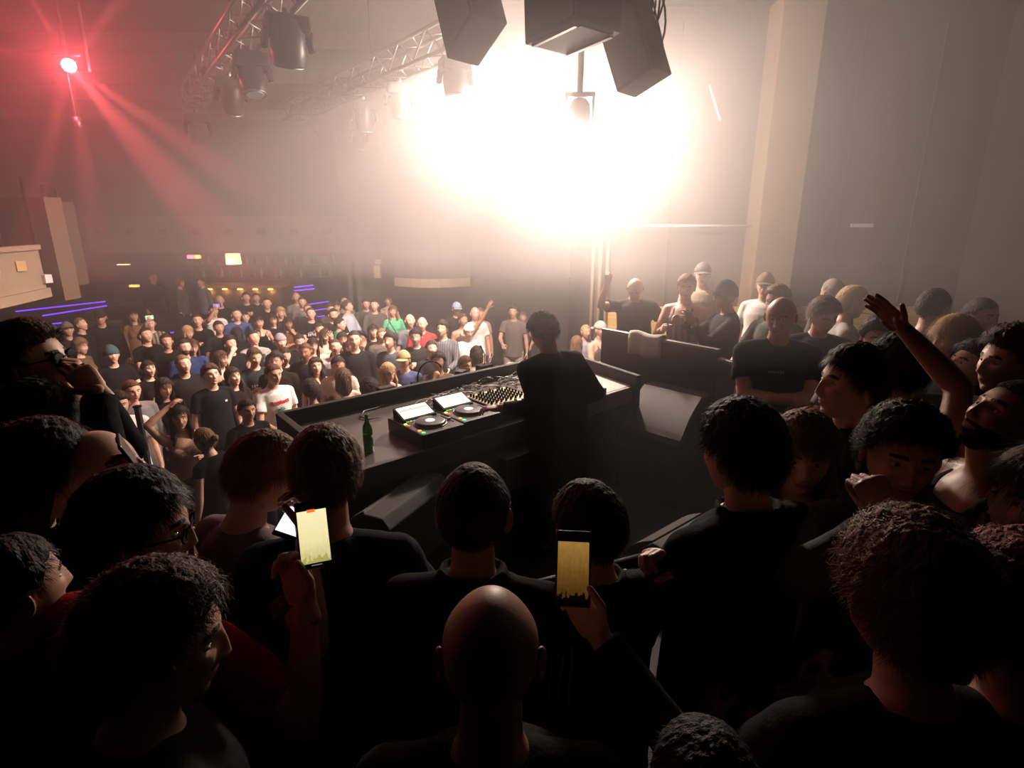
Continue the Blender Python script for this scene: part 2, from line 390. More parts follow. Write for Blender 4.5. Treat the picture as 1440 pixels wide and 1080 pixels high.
# ---------------------------------------------------------------- accessories in head space
def cap_geo(kind):
    if kind=='beanie':
        d,f=ico(4); p=base_head(d); az=np.arctan2(d[:,0],d[:,1]); m=np.clip((np.arcsin(d[:,2])-.12)/.1,0,1)
        dn=d; v=p+dn*(m*(.017+.016*np.clip(d[:,2],0,1)**3+.0015*np.sin(az*40))-.014*(1-m))[:,None]
        rim=loft([(.088*math.sin(a),.105*math.cos(a)-.003,.022+.016*math.cos(a)) for a in np.linspace(0,2*PI,25)],[(.02,.008)]*25,8,side=(0,0,1))
        return merge([(v,f),rim])
    d,f=ico(4); p=base_head(d); m=np.clip((np.arcsin(d[:,2])-.2)/.08,0,1)
    v=p+d*(m*(.013+.012*np.clip(d[:,2],0,1)**2)-.014*(1-m))[:,None]
    n=13; B=[];F=[]
    for j in range(5):
        t=j/4
        for i in range(n):
            a=(i/(n-1)-.5)*1.9; r=.088+t*.09*math.cos(a*.72)
            B.append(((.088+t*.01)*math.sin(a)*1.02,r*math.cos(a)+.006,.040-.012*t-.018*(math.sin(a)**2)))
    for j in range(4):
        for i in range(n-1): q=j*n+i; F.append((q,q+1,q+n+1,q+n))
    m2=len(B); B=B+[(x,y,z+.005) for x,y,z in B]; F2=[tuple(reversed([i+m2 for i in q])) for q in F]
    edge=[];idx=[i for i in range(n)]+[j*n+n-1 for j in range(1,5)]+[4*n+i for i in range(n-2,-1,-1)]+[j*n for j in range(3,0,-1)]
    for a,b in zip(idx,idx[1:]+idx[:1]): edge.append((b,a,a+m2,b+m2))
    B=np.array(B)
    if kind=='cap_back': B[:,:2]*=-1
    return merge([(v,f),(B,F+F2+edge)])
def glasses_geo(dark=True):
    P=[]
    for s in(1,-1):
        c=np.array([s*.034,.098,.006]); k_=1.3 if dark else 1; P.append(loft([c+np.array([.022*k_*math.cos(a),-.004*abs(math.cos(a)),.016*k_*math.sin(a)]) for a in np.linspace(0,2*PI,13)],[.0022*k_]*13,6))
        P.append(loft([(s*.056,.092,.012),(s*.08,.05,.012),(s*.088,-.01,.008)],[.0022]*3,6))
        if dark:
            v,f=ell(c,(.028,.0018,.0205),2); P.append((v,f))
    P.append(loft([(.013,.100,.010),(-.013,.100,.010)],[.0022]*2,6))
    return merge(P)
# ---------------------------------------------------------------- assembly
SKIN={'fair':(.62,.36,.26),'mid':(.50,.27,.18),'tan':(.36,.18,.11),'dark':(.13,.065,.04)}
HAIRC={'black':(.012,.009,.008),'dark':(.025,.015,.010),'brown':(.065,.033,.018),'light':(.16,.09,.045),'blond':(.42,.27,.13),'red':(.16,.03,.02),'ginger':(.30,.12,.04),'grey':(.25,.23,.21)}
def skinmat(t): return mat('skin',SKIN[t],.48,bump=.06,bscale=220)
def hairmat(c): return mat('hair',HAIRC[c],.68,spec=.22,bump=1.0,bscale=90,bstretch=(1,1,.22))
def fabric(col,rough=.9,name='fabric'): return mat(name,col,rough,bump=.18,bscale=140,spec=.08)
def rot_head(yaw,pitch,roll): return (Matrix.Rotation(yaw,3,'Z')@Matrix.Rotation(pitch,3,'X')@Matrix.Rotation(roll,3,'Y'))
def child(o,name,me,label=None):
    c=bpy.data.objects.new(name,me); C.objects.link(c); c.parent=o
    if label: c['label']=label
    return c
def objslots(o,ms):
    for i,m in enumerate(ms):
        o.material_slots[i].link='OBJECT'; o.material_slots[i].material=m
def person(head=None,top=None,floor=0,face=0,pose=(0,0,'down','down','stand'),hd=(0,0,0),fem=0,fat=0,skin='fair',hair='short',hc='brown',
           cloth='tee',cc=(.02,.02,.02),pants='trousers',pc=(.02,.02,.025),s=None,q=0,label='',seed=1,glasses=None,hat=None,hatc=(.03,.03,.03),beard=0,smile=0,group=None,nstr=0,headscale=1,extra=None,name='person',pose_fit=None,top_col2=None):
    """q: 0 crowd, 1 mid, 2 near"""
    bv,cv,hs,hv=[(.016,.018,4,.0055),(.011,.012,5,.0042),(.008,.009,6 if hd[0]!=0 or q==3 else 5,.0034)][min(q,2)]
    face=math.radians(face)
    Rz=Matrix.Rotation(face,3,'Z')
    HR=rot_head(*[math.radians(a) for a in hd])
    k0=skeleton((pose[0],pose[1],'down','down',pose[4]),fem,fat); hc0=Vector(k0.nt)+HR@Vector((0,.012,.083))
    H=Vector(head)
    if s is None: s=(H.z-floor)/hc0.z
    s=max(.84,min(1.16,s))
    pos=H-Rz@(hc0*s); pos.z=floor if name=='person' else pos.z
    pl=list(pose)
    for i in (2,3):
        if isinstance(pl[i],tuple) and pl[i][0]=='w':
            a_=pl[i]; q3=lambda V:(round(V.x,3),round(V.y,3),round(V.z,3))
            W=Rz.inverted()@(at_t(*a_[1:4])-pos)/s; t_=[q3(W),a_[4],a_[5]]
            if len(a_)>6: t_.append(q3(Rz.inverted()@Vector(a_[6])))
            if len(a_)>7: t_.append(q3(Rz.inverted()@(at_t(*a_[7])-pos)/s))
            pl[i]=tuple(t_)
    pose=tuple(pl); k=skeleton(pose,fem,fat)
    # body mesh
    bv_,bf=cached(('b',pose,fem,fat,bv),lambda:body_geo(pose,fem,fat,bv))
    hg=cached(('h',hs,fem,seed%5,beard,smile),lambda:head_geo(hs,fem,seed%5,beard,smile))
    R=np.array(HR)*headscale; hc_=np.array(hc0)
    parts=[(bv_,bf),(hg[0]@R.T+hc_,hg[1])]; mi=[np.zeros(len(bf),int),hg[2]]
    HM=[]
    for i in(0,1):
        hk=k.arm[i][3]; hgeo=cached(('hd',hk,hv),lambda:hand_geo(hk,hv)); M,w=hand_mats(k,i); HM.append((M,w))
        ff=hgeo[1] if k.arm[i][4]>0 else [tuple(reversed(x)) for x in hgeo[1]]
        parts.append((hgeo[0]@M.T+w,ff)); mi.append(np.zeros(len(ff),int))
    v,f=merge(parts); mi=np.concatenate(mi)
    
    sk=skinmat(skin)
    lip=mat('lips',tuple(a*b for a,b in zip(SKIN[skin],(.75,.42,.42))),.4)
    me=mesh(name,v,f,[sk,hairmat(hc),lip,mat('eye_white',(.6,.57,.53),.25),mat('iris',(.03,.018,.01),.15)],True,mi)
    o=bpy.data.objects.new(name,me); C.objects.link(o)
    o.location=pos; o.rotation_euler=(0,0,face); o.scale=(s,)*3
    o['label']=label; o['category']='person'
    if group: o['group']=group
    hmx=Matrix.Translation(hc0)@(HR*headscale).to_4x4()
    if cloth:
        sd=seed%3
        g=cached(('c',cloth,pose,fem,fat,cv,sd),lambda:mesh(cloth,*cloth_geo(cloth,pose,fem,fat,cv,sd+3),[fabric((.02,.02,.02))]))
        nm={'tee':'shirt','polo':'shirt','long':'sweater','hoodie':'hoodie','jacket':'jacket','tank':'tank_top','strappy':'top','dress':'dress','cardigan':'cardigan'}[cloth]
        sh=child(o,nm,g); objslots(sh,[fabric(cc) if not hasattr(cc,'node_tree') else cc]); o_sh=sh
    else: o_sh=None
    if pants:
        g=cached(('p',pants,pose,fem,fat,cv),lambda:mesh(pants,*cloth_geo(pants,pose,fem,fat,cv,7),[fabric((.02,.02,.02))]))
        p_=child(o,'trousers' if pants!='shorts' else 'shorts',g); objslots(p_,[fabric(pc)])
    g=cached(('sh',pose[4]),lambda:mesh('shoes',*merge([loft([an+np.array([0,-.045,-.035]),an+np.array([0,.06,-.04]),an+np.array([0,.19,-.05])],[(.042,.042),(.052,.040),(.040,.026)],12) for _,_,an in skeleton(pose).leg]),[fabric((.02,.02,.02))]))
    so=child(o,'shoes',g); objslots(so,[mat('shoe_leather',(.02,.02,.02) if seed%3 else (.5,.5,.48),.5)])
    hr=None
    if hair!='bald':
        hsub=4 if q==0 else (5 if q==1 else 6)
        g=cached(('ha',hair,hsub,fem,seed%4),lambda:mesh('hair',*hair_geo(hair,hsub,seed%4+1,fem),[hairmat('brown')]))
        hr=child(o,'hair',g); objslots(hr,[hairmat(hc)]); hr.matrix_local=hmx
        if hat: hr.scale=[a*.97 for a in hr.scale]
        if nstr and not hat:
            g2=cached(('st',hair,nstr,seed%4,fem),lambda:mesh('strands',*strands(hair,nstr,seed%4,fem,width=(.0022,.0011,.0007)[min(q,2)]),[hairmat('brown')],smooth=False))
            st=child(hr,'hair_strands',g2); objslots(st,[mat('hair_strand',tuple(min(1,a*1.15) for a in HAIRC[hc]),.55,spec=.3)]); st['kind']='stuff'
    if hat:
        g=cached(('hat',hat),lambda:mesh(hat,*cap_geo(hat),[fabric((.03,.03,.03))]))
        h_=child(o,'beanie' if hat=='beanie' else 'cap',g); objslots(h_,[fabric(hatc)]); h_.matrix_local=hmx
    if glasses:
        g=cached(('gl',glasses),lambda:mesh('glasses',*glasses_geo(glasses=='dark'),[mat('glasses_frame',(.006,.006,.006),.6,spec=.05)]))
        g_=child(o,'sunglasses' if glasses=='dark' else 'glasses',g); g_.matrix_local=hmx
    o['_']=0; del o['_']
    info=Sk(); info.o=o; info.k=k; info.s=s; info.face=face; info.hand=HM; info.pos=pos; info.shirt=o_sh; info.hm=hmx; info.hair=hr
    return info
def to_local(info,w):
    return (Matrix.Rotation(-info.face,3,'Z')@(Vector(w)-info.pos))/info.s
def to_world(info,l):
    return info.pos+Matrix.Rotation(info.face,3,'Z')@(Vector(l)*info.s)
HZ,HG,KEY,RED,SMK,CROWDL,HU=.015,.4,1900,170,.42,4500,.078
# ---------------------------------------------------------------- camera maths
TH=math.radians(16); CZ=3.4; FP=800.
def ray(px,py):
    x=(px-720)/FP; v=(540-py)/FP
    return Vector((x, math.cos(TH)+v*math.sin(TH), -math.sin(TH)+v*math.cos(TH)))
def at_t(px,py,t): return Vector((0,0,CZ))+ray(px,py)*t
def at_z(px,py,z): r=ray(px,py); return at_t(px,py,(z-CZ)/r.z)
def at_y(px,py,y): r=ray(px,py); return at_t(px,py,y/r.y)
sc=bpy.context.scene
cam=bpy.data.cameras.new('camera'); co=bpy.data.objects.new('camera',cam); C.objects.link(co)
cam.lens=20; cam.sensor_width=36; co.location=(0,0,CZ); co.rotation_euler=(PI/2-TH,0,0); sc.camera=co; cam.clip_end=100
vs=sc.view_settings; vs.view_transform='Standard'; vs.look='None'; vs.exposure=0; vs.gamma=1; vs.use_curve_mapping=False
# ---------------------------------------------------------------- object helpers
def obj(name,geo,m,parent=None,smooth=False,loc=None,rz=0):
    me=mesh(name,geo[0],geo[1],[m],smooth); o=bpy.data.objects.new(name,me); C.objects.link(o)
    if parent: o.parent=parent
    if loc is not None: o.location=loc
    if rz: o.rotation_euler=(0,0,rz)
    return o
def tag(o,label=None,cat=None,group=None,kind=None):
    if label: o['label']=label
    if cat: o['category']=cat
    if group: o['group']=group
    if kind: o['kind']=kind
    return o
def thing(name,label,cat,loc,rz=0,group=None):
    o=bpy.data.objects.new(name,None); C.objects.link(o); o.location=loc; o.rotation_euler=(0,0,rz); o.empty_display_size=.05
    return tag(o,label,cat,group)
def bx(a,b):
    v=[(x,y,z) for x in (a[0],b[0]) for y in (a[1],b[1]) for z in (a[2],b[2])]
    return v,[(0,1,3,2),(4,6,7,5),(0,4,5,1),(2,3,7,6),(0,2,6,4),(1,5,7,3)]
def cb(c,s): return bx([c[i]-s[i]/2 for i in range(3)],[c[i]+s[i]/2 for i in range(3)])
def prism(poly,z0,z1):
    n=len(poly); v=[(p[0],p[1],z0) for p in poly]+[(p[0],p[1],z1) for p in poly]
    return v,[tuple(range(n-1,-1,-1)),tuple(range(n,2*n))]+[(i,(i+1)%n,n+(i+1)%n,n+i) for i in range(n)]
def bevel(o,w,seg=2):
    m=o.modifiers.new('b','BEVEL'); m.width=w; m.segments=seg; m.limit_method='ANGLE'; return o
def lathe(prof,n=20,c=(0,0,0)):
    return loft([(c[0],c[1],c[2]+z) for r,z in prof],[r for r,z in prof],n,'flat')
def tube(pts,r,n=8): return loft([tuple(p) for p in pts],[r]*len(pts),n,'flat')
def struct(name,geo,m,**k):
    o=obj(name,geo,m,**k); o['kind']='structure'; return o
def light(n,t,loc,e,col,**k):
    l=bpy.data.lights.new(n,t); l.energy=e; l.color=col
    for a,b in k.items(): setattr(l,a,b)
    o=bpy.data.objects.new(n,l); o.location=loc; C.objects.link(o); return o
def aim(o,p):
    o.rotation_euler=(Vector(p)-o.location).to_track_quat('-Z','Y').to_euler(); return o
R_=random.Random(5)
# materials
M_wall=mat('plaster',(.085,.068,.058),.9,var=.15,vscale=1.2,bump=.1,bscale=20)
M_ceil=mat('ceiling_paint',(.075,.058,.048),.9,var=.3,vscale=.8)
M_floor=mat('dance_floor',(.035,.03,.028),.55,var=.2,vscale=3)
M_stage=mat('stage_deck',(.012,.012,.012),.75,bump=.1)
M_black=mat('black_paint',(.006,.006,.006),.65,spec=.12)
M_blackg=mat('black_gloss',(.008,.008,.009),.4,spec=.15)
M_case=mat('textured_black',(.018,.017,.017),.7,bump=.5,bscale=300)
M_tbl=mat('table_top',(.13,.115,.105),.2,bump=.03,bscale=250,spec=.9)
M_steel=mat('steel',(.16,.16,.165),.45,metal=1)
M_alu=mat('aluminium',(.22,.21,.2),.45,metal=1)
M_cream=mat('cream_plaster',(.30,.22,.14),.75,var=.08)
M_wood=mat('yellow_wood',(.55,.36,.14),.6,var=.2,vscale=3,bstretch=(1,1,8))
M_dwood=mat('dark_wood',(.06,.035,.02),.5,var=.3,vscale=4)
M_white=mat('white_plastic',(.7,.7,.68),.5)
M_purple=mat('purple_led',(.1,.02,.4),.5,emit=(.16,.04,1),es=2.2)
M_glassg=mat('green_glass',(.03,.22,.03),.08,trans=.6)
# ---------------------------------------------------------------- room
X0,X1,YB=-13.5,7.6,-2.9
struct('floor',bx((X0,YB,-.15),(X1,19.5,0)),M_floor)
struct('ceiling',bx((X0,YB,6.5),(X1,19.5,6.7)),M_ceil)
struct('wall_left',bx((X0-.2,YB,0),(X0,19.5,6.5)),M_wall)
struct('wall_right',bx((X1,YB,0),(X1+.2,9.8,6.5)),M_wall)
struct('wall_near',bx((X0,YB-.2,0),(X1,YB,6.5)),M_black)
struct('wall_back',bx((X0,19.3,0),(-3.9,19.5,6.5)),M_wall)
struct('wall_centre',bx((-3.9,14.0,0),(1.5,14.2,6.5)),M_wall)
struct('wall_return',bx((-4.0,14.0,0),(-3.8,19.3,6.5)),M_wall)
struct('wall_far_right',bx((1.5,9.8,0),(X1+.2,10,6.5)),M_wall)
struct('wall_corner',bx((1.4,9.8,0),(1.6,14.2,6.5)),M_wall)
struct('wall_upper',bx((X0,16.6,3.55),(-3.9,16.8,6.5)),M_wall)
for i,y in enumerate((3.2,5.6,8.2,11.0,13.6)):
    struct('trim_%d'%(i+1),bx((X0,y,6.25),(X1 if y<9 else 1.4,y+.22,6.5)),M_ceil)
struct('trim_6',bx((X0,16.35,6.0),(-3.9,16.6,6.2)),M_cream)
o=struct('trim_7',bx((3.88,9.3,0),(4.52,9.8,6.5)),mat('pillar_paint',(.26,.17,.10),.8,var=.08)); bevel(o,.02)
o=struct('trim_8',bx((1.62,9.72,.0),(7.5,9.8,1.98)),M_wood)
# wall panels seams on far right wall
for i,x in enumerate((2.6,5.4,6.6)):
    struct('trim_%d'%(10+i),bx((x,9.77,2.05),(x+.02,9.8,6.3)),M_ceil)
# door and notice on the centre wall
p=at_y(676,500,13.95); q=at_y(735,412,13.95)
d=struct('door_1',bx((p.x,13.93,0),(q.x,13.99,2.05)),mat('brown_door',(.07,.045,.035),.6)); obj('door_handle',bx((q.x-.12,13.88,1.0),(q.x-.09,13.93,1.15)),M_steel,d)
p=at_y(708,409,13.9)
tag(obj('notice_sheet',cb((p.x,13.97,p.z),(.17,.02,.2)),M_white),'white notice sheet on the wall above the brown door','notice')
struct('ceiling_light_block',bx((X0+.02,YB,4.2),(X1-.02,1.85,4.4)),M_black); struct('wall_light_block',bx((X0+.02,1.65,4.4),(X1-.02,1.85,6.5)),M_black)  # added unseen black soffit and header, keep ceiling bounce off the near crowd
struct('wall_bounce_block',bx((6.6,YB,0),(7.55,2.2,4.2)),M_black)  # added unseen black block, stops the near right wall bouncing light
# stage
F1=(-1.75,3.62); F2=(.55,5.72)
stage=[(-3.3,-2.85),(6.58,-2.85),(6.58,2.25),(7.55,2.25),(7.55,8.1),(1.1,8.1),(1.1,6.25),F2,F1,(-2.5,3.0),(-3.3,1.6)]
struct('floor_stage',prism(stage[::-1] if False else stage,0.0,1.05),M_stage)
# raised tiers for the bar area
struct('floor_tier_low',bx((X0,14.0,0),(-4.1,15.5,.3)),M_dwood)
struct('floor_tier_high',bx((X0,15.5,0),(-4.1,19.3,.6)),M_dwood)
# balcony across the back
def sweep_face(name,path,z0,z1,th,m,parent=None):
    n=len(path); P=[Vector((x,y,0)) for x,y in path]; inn=[]
    for i in range(n):
        d=(P[min(i+1,n-1)]-P[max(i-1,0)]).normalized(); inn.append(P[i]+Vector((-d.y,d.x,0))*th)
    return obj(name,prism([(p.x,p.y) for p in P]+[(p.x,p.y) for p in reversed(inn)],z0,z1),m,parent)
b=thing('balcony','long straight cream balcony front spanning above the lit bar','balcony',(-8.5,16.3,2.55))
def local(o,g): v,f=g; return [(x-o.location.x,y-o.location.y,z-o.location.z) for x,y,z in v],f
obj('front_panel',local(b,bx((X0,16.2,2.7),(-4.05,16.34,3.45))),M_cream,b)
obj('moulding',local(b,bx((X0,16.12,2.55),(-4.05,16.4,2.70))),M_cream,b)
obj('handrail',local(b,bx((X0,16.14,3.45),(-4.05,16.36,3.53))),M_cream,b)
obj('soffit',local(b,bx((X0,16.35,2.6),(-4.05,19.25,2.7))),M_dwood,b)
# carved marks on the front
for i in range(9):
    obj('carving',local(b,cb((-12.3+i*.9,16.19,3.12),(.22,.03,.16))),M_dwood,b)
# curved balcony right of centre back
b=thing('balcony','curved cream balcony front on the centre wall behind the dance floor','balcony',(-2.2,13.0,2.0))
A=at_t(556,396,12.6); B=at_t(662,394,12.6)
cp=[(A.x+(B.x-A.x)*t, 12.7-.35*math.sin(PI*t)) for t in np.linspace(0,1,9)]
o=sweep_face('front_panel',cp,2.2,3.7,.12,M_wall,b); o.data.transform(Matrix.Translation(-b.location))  # upper front darkened to the wall colour, painted shade above the lit moulding
cp2=[(x,y-.06) for x,y in cp]; o=sweep_face('moulding',cp2,2.02,2.2,.2,M_cream,b); o.data.transform(Matrix.Translation(-b.location))
o=obj('soffit',local(b,prism(cp+[(B.x,13.98),(A.x,13.98)],2.04,2.12)),M_dwood,b)
# left boxes
def boxbal(label,p0,p1,z0,z1,bul):
    b=thing('box_balcony',label,'balcony',(p0[0],p0[1],z0),0,'cream box balconies along the left wall')
    n=9; d=Vector((p1[0]-p0[0],p1[1]-p0[1],0)); nr=Vector((d.y,-d.x,0)).normalized()
    cp=[]
    for t in np.linspace(0,1,n):
        q=Vector((*p0,0))+d*t+nr*bul*math.sin(PI*(.35+.65*t)); cp.append((q.x,q.y))
    back=[(p1[0]-3,p1[1]),(p0[0]-3,p0[1])]
    for nm,a,c,ex in (('front_panel',z0+.12,z1-.06,0),('moulding',z0,z0+.12,.05),('handrail',z1-.06,z1,.04)):
        cc=[(x+nr.x*ex,y+nr.y*ex) for x,y in cp]; o=sweep_face(nm,cc,a,c,.12,M_cream,b); o.data.transform(Matrix.Translation(-b.location))
    obj('deck',local(b,prism(cp+back,z0+.02,z0+.1)),M_dwood,b)
    for t in (2,4,6):
        x,y=cp[t]; obj('carving',local(b,cb((x+nr.x*.01,y+nr.y*.01,(z0+z1)/2+.1),(.05,.14,.12))),M_wood,b)
    return b
boxbal('cream curved box balcony front nearest, at the left edge of the hall',(-5.95,5.6),(-6.25,7.7),2.42,3.1,.12)
boxbal('middle of the three cream box balconies on the left side',(-7.6,8.9),(-7.9,10.2),2.35,3.15,.05)
boxbal('farthest of the three cream box balconies, beside the long balcony',(-9.0,11.3),(-9.3,12.5),2.45,3.25,.05)
# columns between boxes with hanging white lamps
for i,(px,py,t,l) in enumerate(((63,392,7.6,'white square wall speaker on the column by the nearest box balcony'),(85,376,9.4,'white square wall speaker on the column by the middle box balcony'),(99,361,11.6,'small dim white wall speaker by the farthest box balcony'))):
    p=at_t(px,py,t)
    struct('trim_%d'%(20+i),bx((p.x-.55,p.y+.12,2.35),(p.x+.12,p.y+.42,3.7)),mat('column_brown',(.13,.08,.05),.8))
    w=thing('wall_speaker',l,'speaker',(p.x,p.y,p.z),0,'white wall speakers on the left columns')
    obj('cabinet',cb((0,0,0),(.11,.12,.11)),M_white,w); obj('bracket',cb((-.0,.09,.0),(.03,.08,.05)),M_black,w)
    obj('cable_duct',bx((-.10,.06,.05),(-.06,.11,1.3)),M_black,w)
# stepped seating with purple strips on the left
def ledstrip(px0,py0,px1,py1,z,l):
    a=at_z(px0,py0,z); b=at_z(px1,py1,z)
    tag(obj('light_strip',tube([a,b],.016,6),M_purple),l,'light strip','purple strips of light along the steps')
S=[(22,438,148,424,1.5,'topmost purple strip of light on the left seating steps'),(60,444,150,430,1.4,'second purple strip down on the left seating steps'),
(5,462,88,454,1.12,'purple strip just above the man in sunglasses, upper one'),(0,475,88,466,1.0,'middle purple strip above the man in sunglasses'),(50,488,80,481,.86,'short lowest purple strip behind the sunglasses man'),
(414,404,440,401,1.9,'upper short purple strip on the far stair by the bar'),(414,409,442,406,1.8,'lower short purple strip on the far stair by the bar'),
(434,428,462,424,1.25,'topmost of the three purple strips behind the standing crowd'),(440,437,458,434,1.1,'middle of the three purple strips behind the standing crowd'),(442,446,456,444,.98,'lowest of the three purple strips behind the standing crowd'),
(240,468,252,466,.75,'short violet strip at the foot of the brown bar panel')]
for s_ in S: ledstrip(*s_)
struct('floor_steps_left',merge([bx((X0,12.6,0),(-9.2,13.9,.8)),bx((X0,12.9,.8),(-9.6,13.9,1.05)),bx((X0,13.2,1.05),(-10,13.9,1.35))]),M_dwood)
# ---------------------------------------------------------------- bar
bc=thing('bar_counter','brown bar counter with a row of warm downlights under the balcony','bar',(-7.4,15.85,.6))
obj('body',bx((-1.15,0,0),(1.0,.6,1.02)),M_dwood,bc); obj('worktop',bx((-1.2,-.06,1.02),(1.05,.65,1.1)),mat('bar_top',(.25,.13,.06),.3),bc)
for i in range(5):
    obj('downlight',cb((-.95+i*.42,-.03,.985),(.12,.05,.03)),mat('warm_lamp',(.8,.4,.1),.5,emit=(1,.42,.08),es=9),bc)
    light('bar_downlight','POINT',(-7.4-.95+i*.42,15.75,1.5),3,(1,.45,.12),shadow_soft_size=.04)
p=at_y(255,450,14.6); o=tag(obj('low_partition',bx((p.x-.35,13.88,0),(p.x+.45,13.96,1.2)),M_dwood),'low brown wooden panel in front of the bar, violet strip at its foot','panel')
sh=thing('bottle_shelf','back bar shelf crowded with bottles under the balcony','shelf',(-8.6,18.6,0))
obj('shelf_board',bx((-1.6,0,2.0),(2.8,.3,2.04)),M_dwood,sh); obj('shelf_board',bx((-1.6,0,1.6),(2.8,.3,1.64)),M_dwood,sh); obj('upright',bx((-1.65,0,.6),(-1.6,.3,2.4)),M_dwood,sh); obj('upright',bx((2.8,0,.6),(2.85,.3,2.4)),M_dwood,sh)
BM=[mat('bottle_amber',(.35,.14,.03),.15),mat('bottle_clear',(.5,.5,.45),.15),mat('bottle_dark',(.03,.06,.03),.15)]
bot=None
for r in range(2):
    for i in range(20):
        g=cached(('barbot',i%3),lambda:mesh('bottle',*lathe([(.035,0),(.036,.17),(.014,.22),(.013,.29)],8),[BM[0]]))
        o=bpy.data.objects.new('bottle',g); C.objects.link(o); o.location=(-10.0+i*.21+R_.uniform(-.03,.03),18.72,2.04-.4*r); objslots(o,[BM[(i*7+r)%3]])
        tag(o,'small bottle standing in the row on the back bar shelf','bottle','bottles on the back bar shelf')
def lamp_box(px,py,y,w,h,col,es,l,name='lantern'):
    p=at_y(px,py,y); t=thing(name,l,'lamp',(p.x,p.y,p.z-h/2))
    obj('shade',lathe([(w*.5,0),(w*.46,h)],16) if name=='lantern' else bx((-w/2,-.05,0),(w/2,.05,h)),mat(name+'_glow',col,.5,emit=col,es=es),t,smooth=name=='lantern')
    obj('cord',tube([(0,0,h),(0,0,h+.12)],.01),M_black,t); light('lamp_light','POINT',(p.x,p.y-.3,p.z-.1),6,col,shadow_soft_size=.1)
lamp_box(328,364,16.9,.42,.30,(1,.78,.35),3.2,'bright yellow lit lampshade hanging over the bar')
lamp_box(268,361,17.2,.16,.10,(1,.25,.4),2.5,'small pink lamp glowing behind the bar','bar_lamp')
lamp_box(278,361,17.4,.14,.10,(1,.55,.15),3,'small orange lamp right beside the pink bar lamp','bar_lamp')
lamp_box(189,402,14.4,.20,.05,(1,.42,.1),2.5,'flat amber lamp glowing alone left of the bar','wall_lamp')
lamp_box(174,372,15.4,.3,.03,(1,.7,.45),1.2,'thin pale lit shelf lamp left under the balcony','shelf_lamp')
# ---------------------------------------------------------------- trusses and moving heads
def truss(label,a,b,w=.29):
    a=Vector(a); b=Vector(b); t=thing('lighting_truss',label,'truss',a,0,'box trusses under the ceiling')
    d=b-a; L=d.length; u=d/L; s=Vector((-u.y,u.x,0)).normalized(); z=Vector((0,0,1)); h=w/2
    cor=[s*h+z*h,-s*h+z*h,-s*h-z*h,s*h-z*h]
    for c in cor: obj('chord',tube([c,c+d],.025,8),M_alu,t,smooth=True)
    br=[]; n=int(L/.33)
    for i in range(n):
        p=u*(i*L/n); q=u*((i+1)*L/n)
        for k in range(4):
            c0,c1=cor[k],cor[(k+1)%4]
            if i%2: c0,c1=c1,c0
            br.append(tube([p+c0,q+c1],.010,6))
    o=obj('lattice_braces',merge(br),M_alu,t,smooth=True)
    for f in (.15,.6,.95):
        p=u*(L*f); obj('hanging_cable',tube([p+z*h,p+z*(6.5-a.z)],.012,6),M_steel,t)
    return t
TZ=5.38
truss('long aluminium truss running away at the upper left',at_z(268,140,TZ),at_z(420,-60,TZ))
truss('aluminium truss in the haze left of the hanging loudspeakers',at_z(408,158,TZ),at_z(660,42,TZ))
def moving_head(px,py,t,tilt,yaw,label,k=1.0):
    p=at_t(px,py,t); top=TZ-.17-p.z
    m=thing('moving_head_light',label,'stage light',p,math.radians(yaw),'moving head lights hanging from the trusses')
    bd=obj('base',cb((0,0,top-.11),(.34*k,.26*k,.14)),M_black,m); bevel(bd,.02)
    obj('clamp',tube([(0,-.03,top-.04),(0,-.03,top+.02)],.03,8),M_steel,m)
    at=top-.18
    for s in(1,-1):
        o=obj('yoke_arm',loft([(s*.17*k,0,at),(s*.19*k,0,at-.12),(s*.185*k,0,-.02)],[(.03,.07),(.03,.065),(.03,.06)],10,side=(1,0,0)),M_black,m,smooth=True)
    obj('yoke_bridge',cb((0,0,at),(.38*k,.15,.05)),M_black,m)
    hd=loft([(0,0,.20),(0,0,.12),(0,0,-.06),(0,0,-.17),(0,0,-.19)],[.09*k,.135*k,.145*k,.125*k,.115*k],20,'flat')
    h=obj('lamp_head',hd,M_blackg,m,smooth=True); h.rotation_euler=(math.radians(tilt),0,0)
    o=obj('lens',loft([(0,0,-.191),(0,0,-.205)],[.10*k,.09*k],20,'flat'),mat('lens_glass',(.3,.32,.35),.05,metal=.6),h)
    o=obj('bezel',loft([(.118*k*math.cos(a),.118*k*math.sin(a),-.192) for a in np.linspace(0,2*PI,21)],[.009]*21,6),M_steel,h,smooth=True)
MH=[(405,60,5.2,20,30,'largest nearest moving head light, upper left of the picture',1.1),(355,108,6.3,-15,30,'moving head light second along the left truss',1),(326,138,7.4,25,30,'moving head light third along the left truss',1),
(279,186,9.9,30,30,'farthest small moving head light at the end of the left truss',1),(433,194,10.9,10,20,'small moving head light at the far end of the middle truss',1),(512,166,8.8,10,20,'moving head light with a bright white edge on the middle truss',1),
(562,144,7.7,0,20,'hazy moving head light right of the bright edged one',1),(640,108,6.5,0,20,'faint moving head light beside the left hanging loudspeaker',1),(505,196,10.5,0,20,'tiny faint moving head light deep in the haze',.8)]
for a in MH: moving_head(*a)
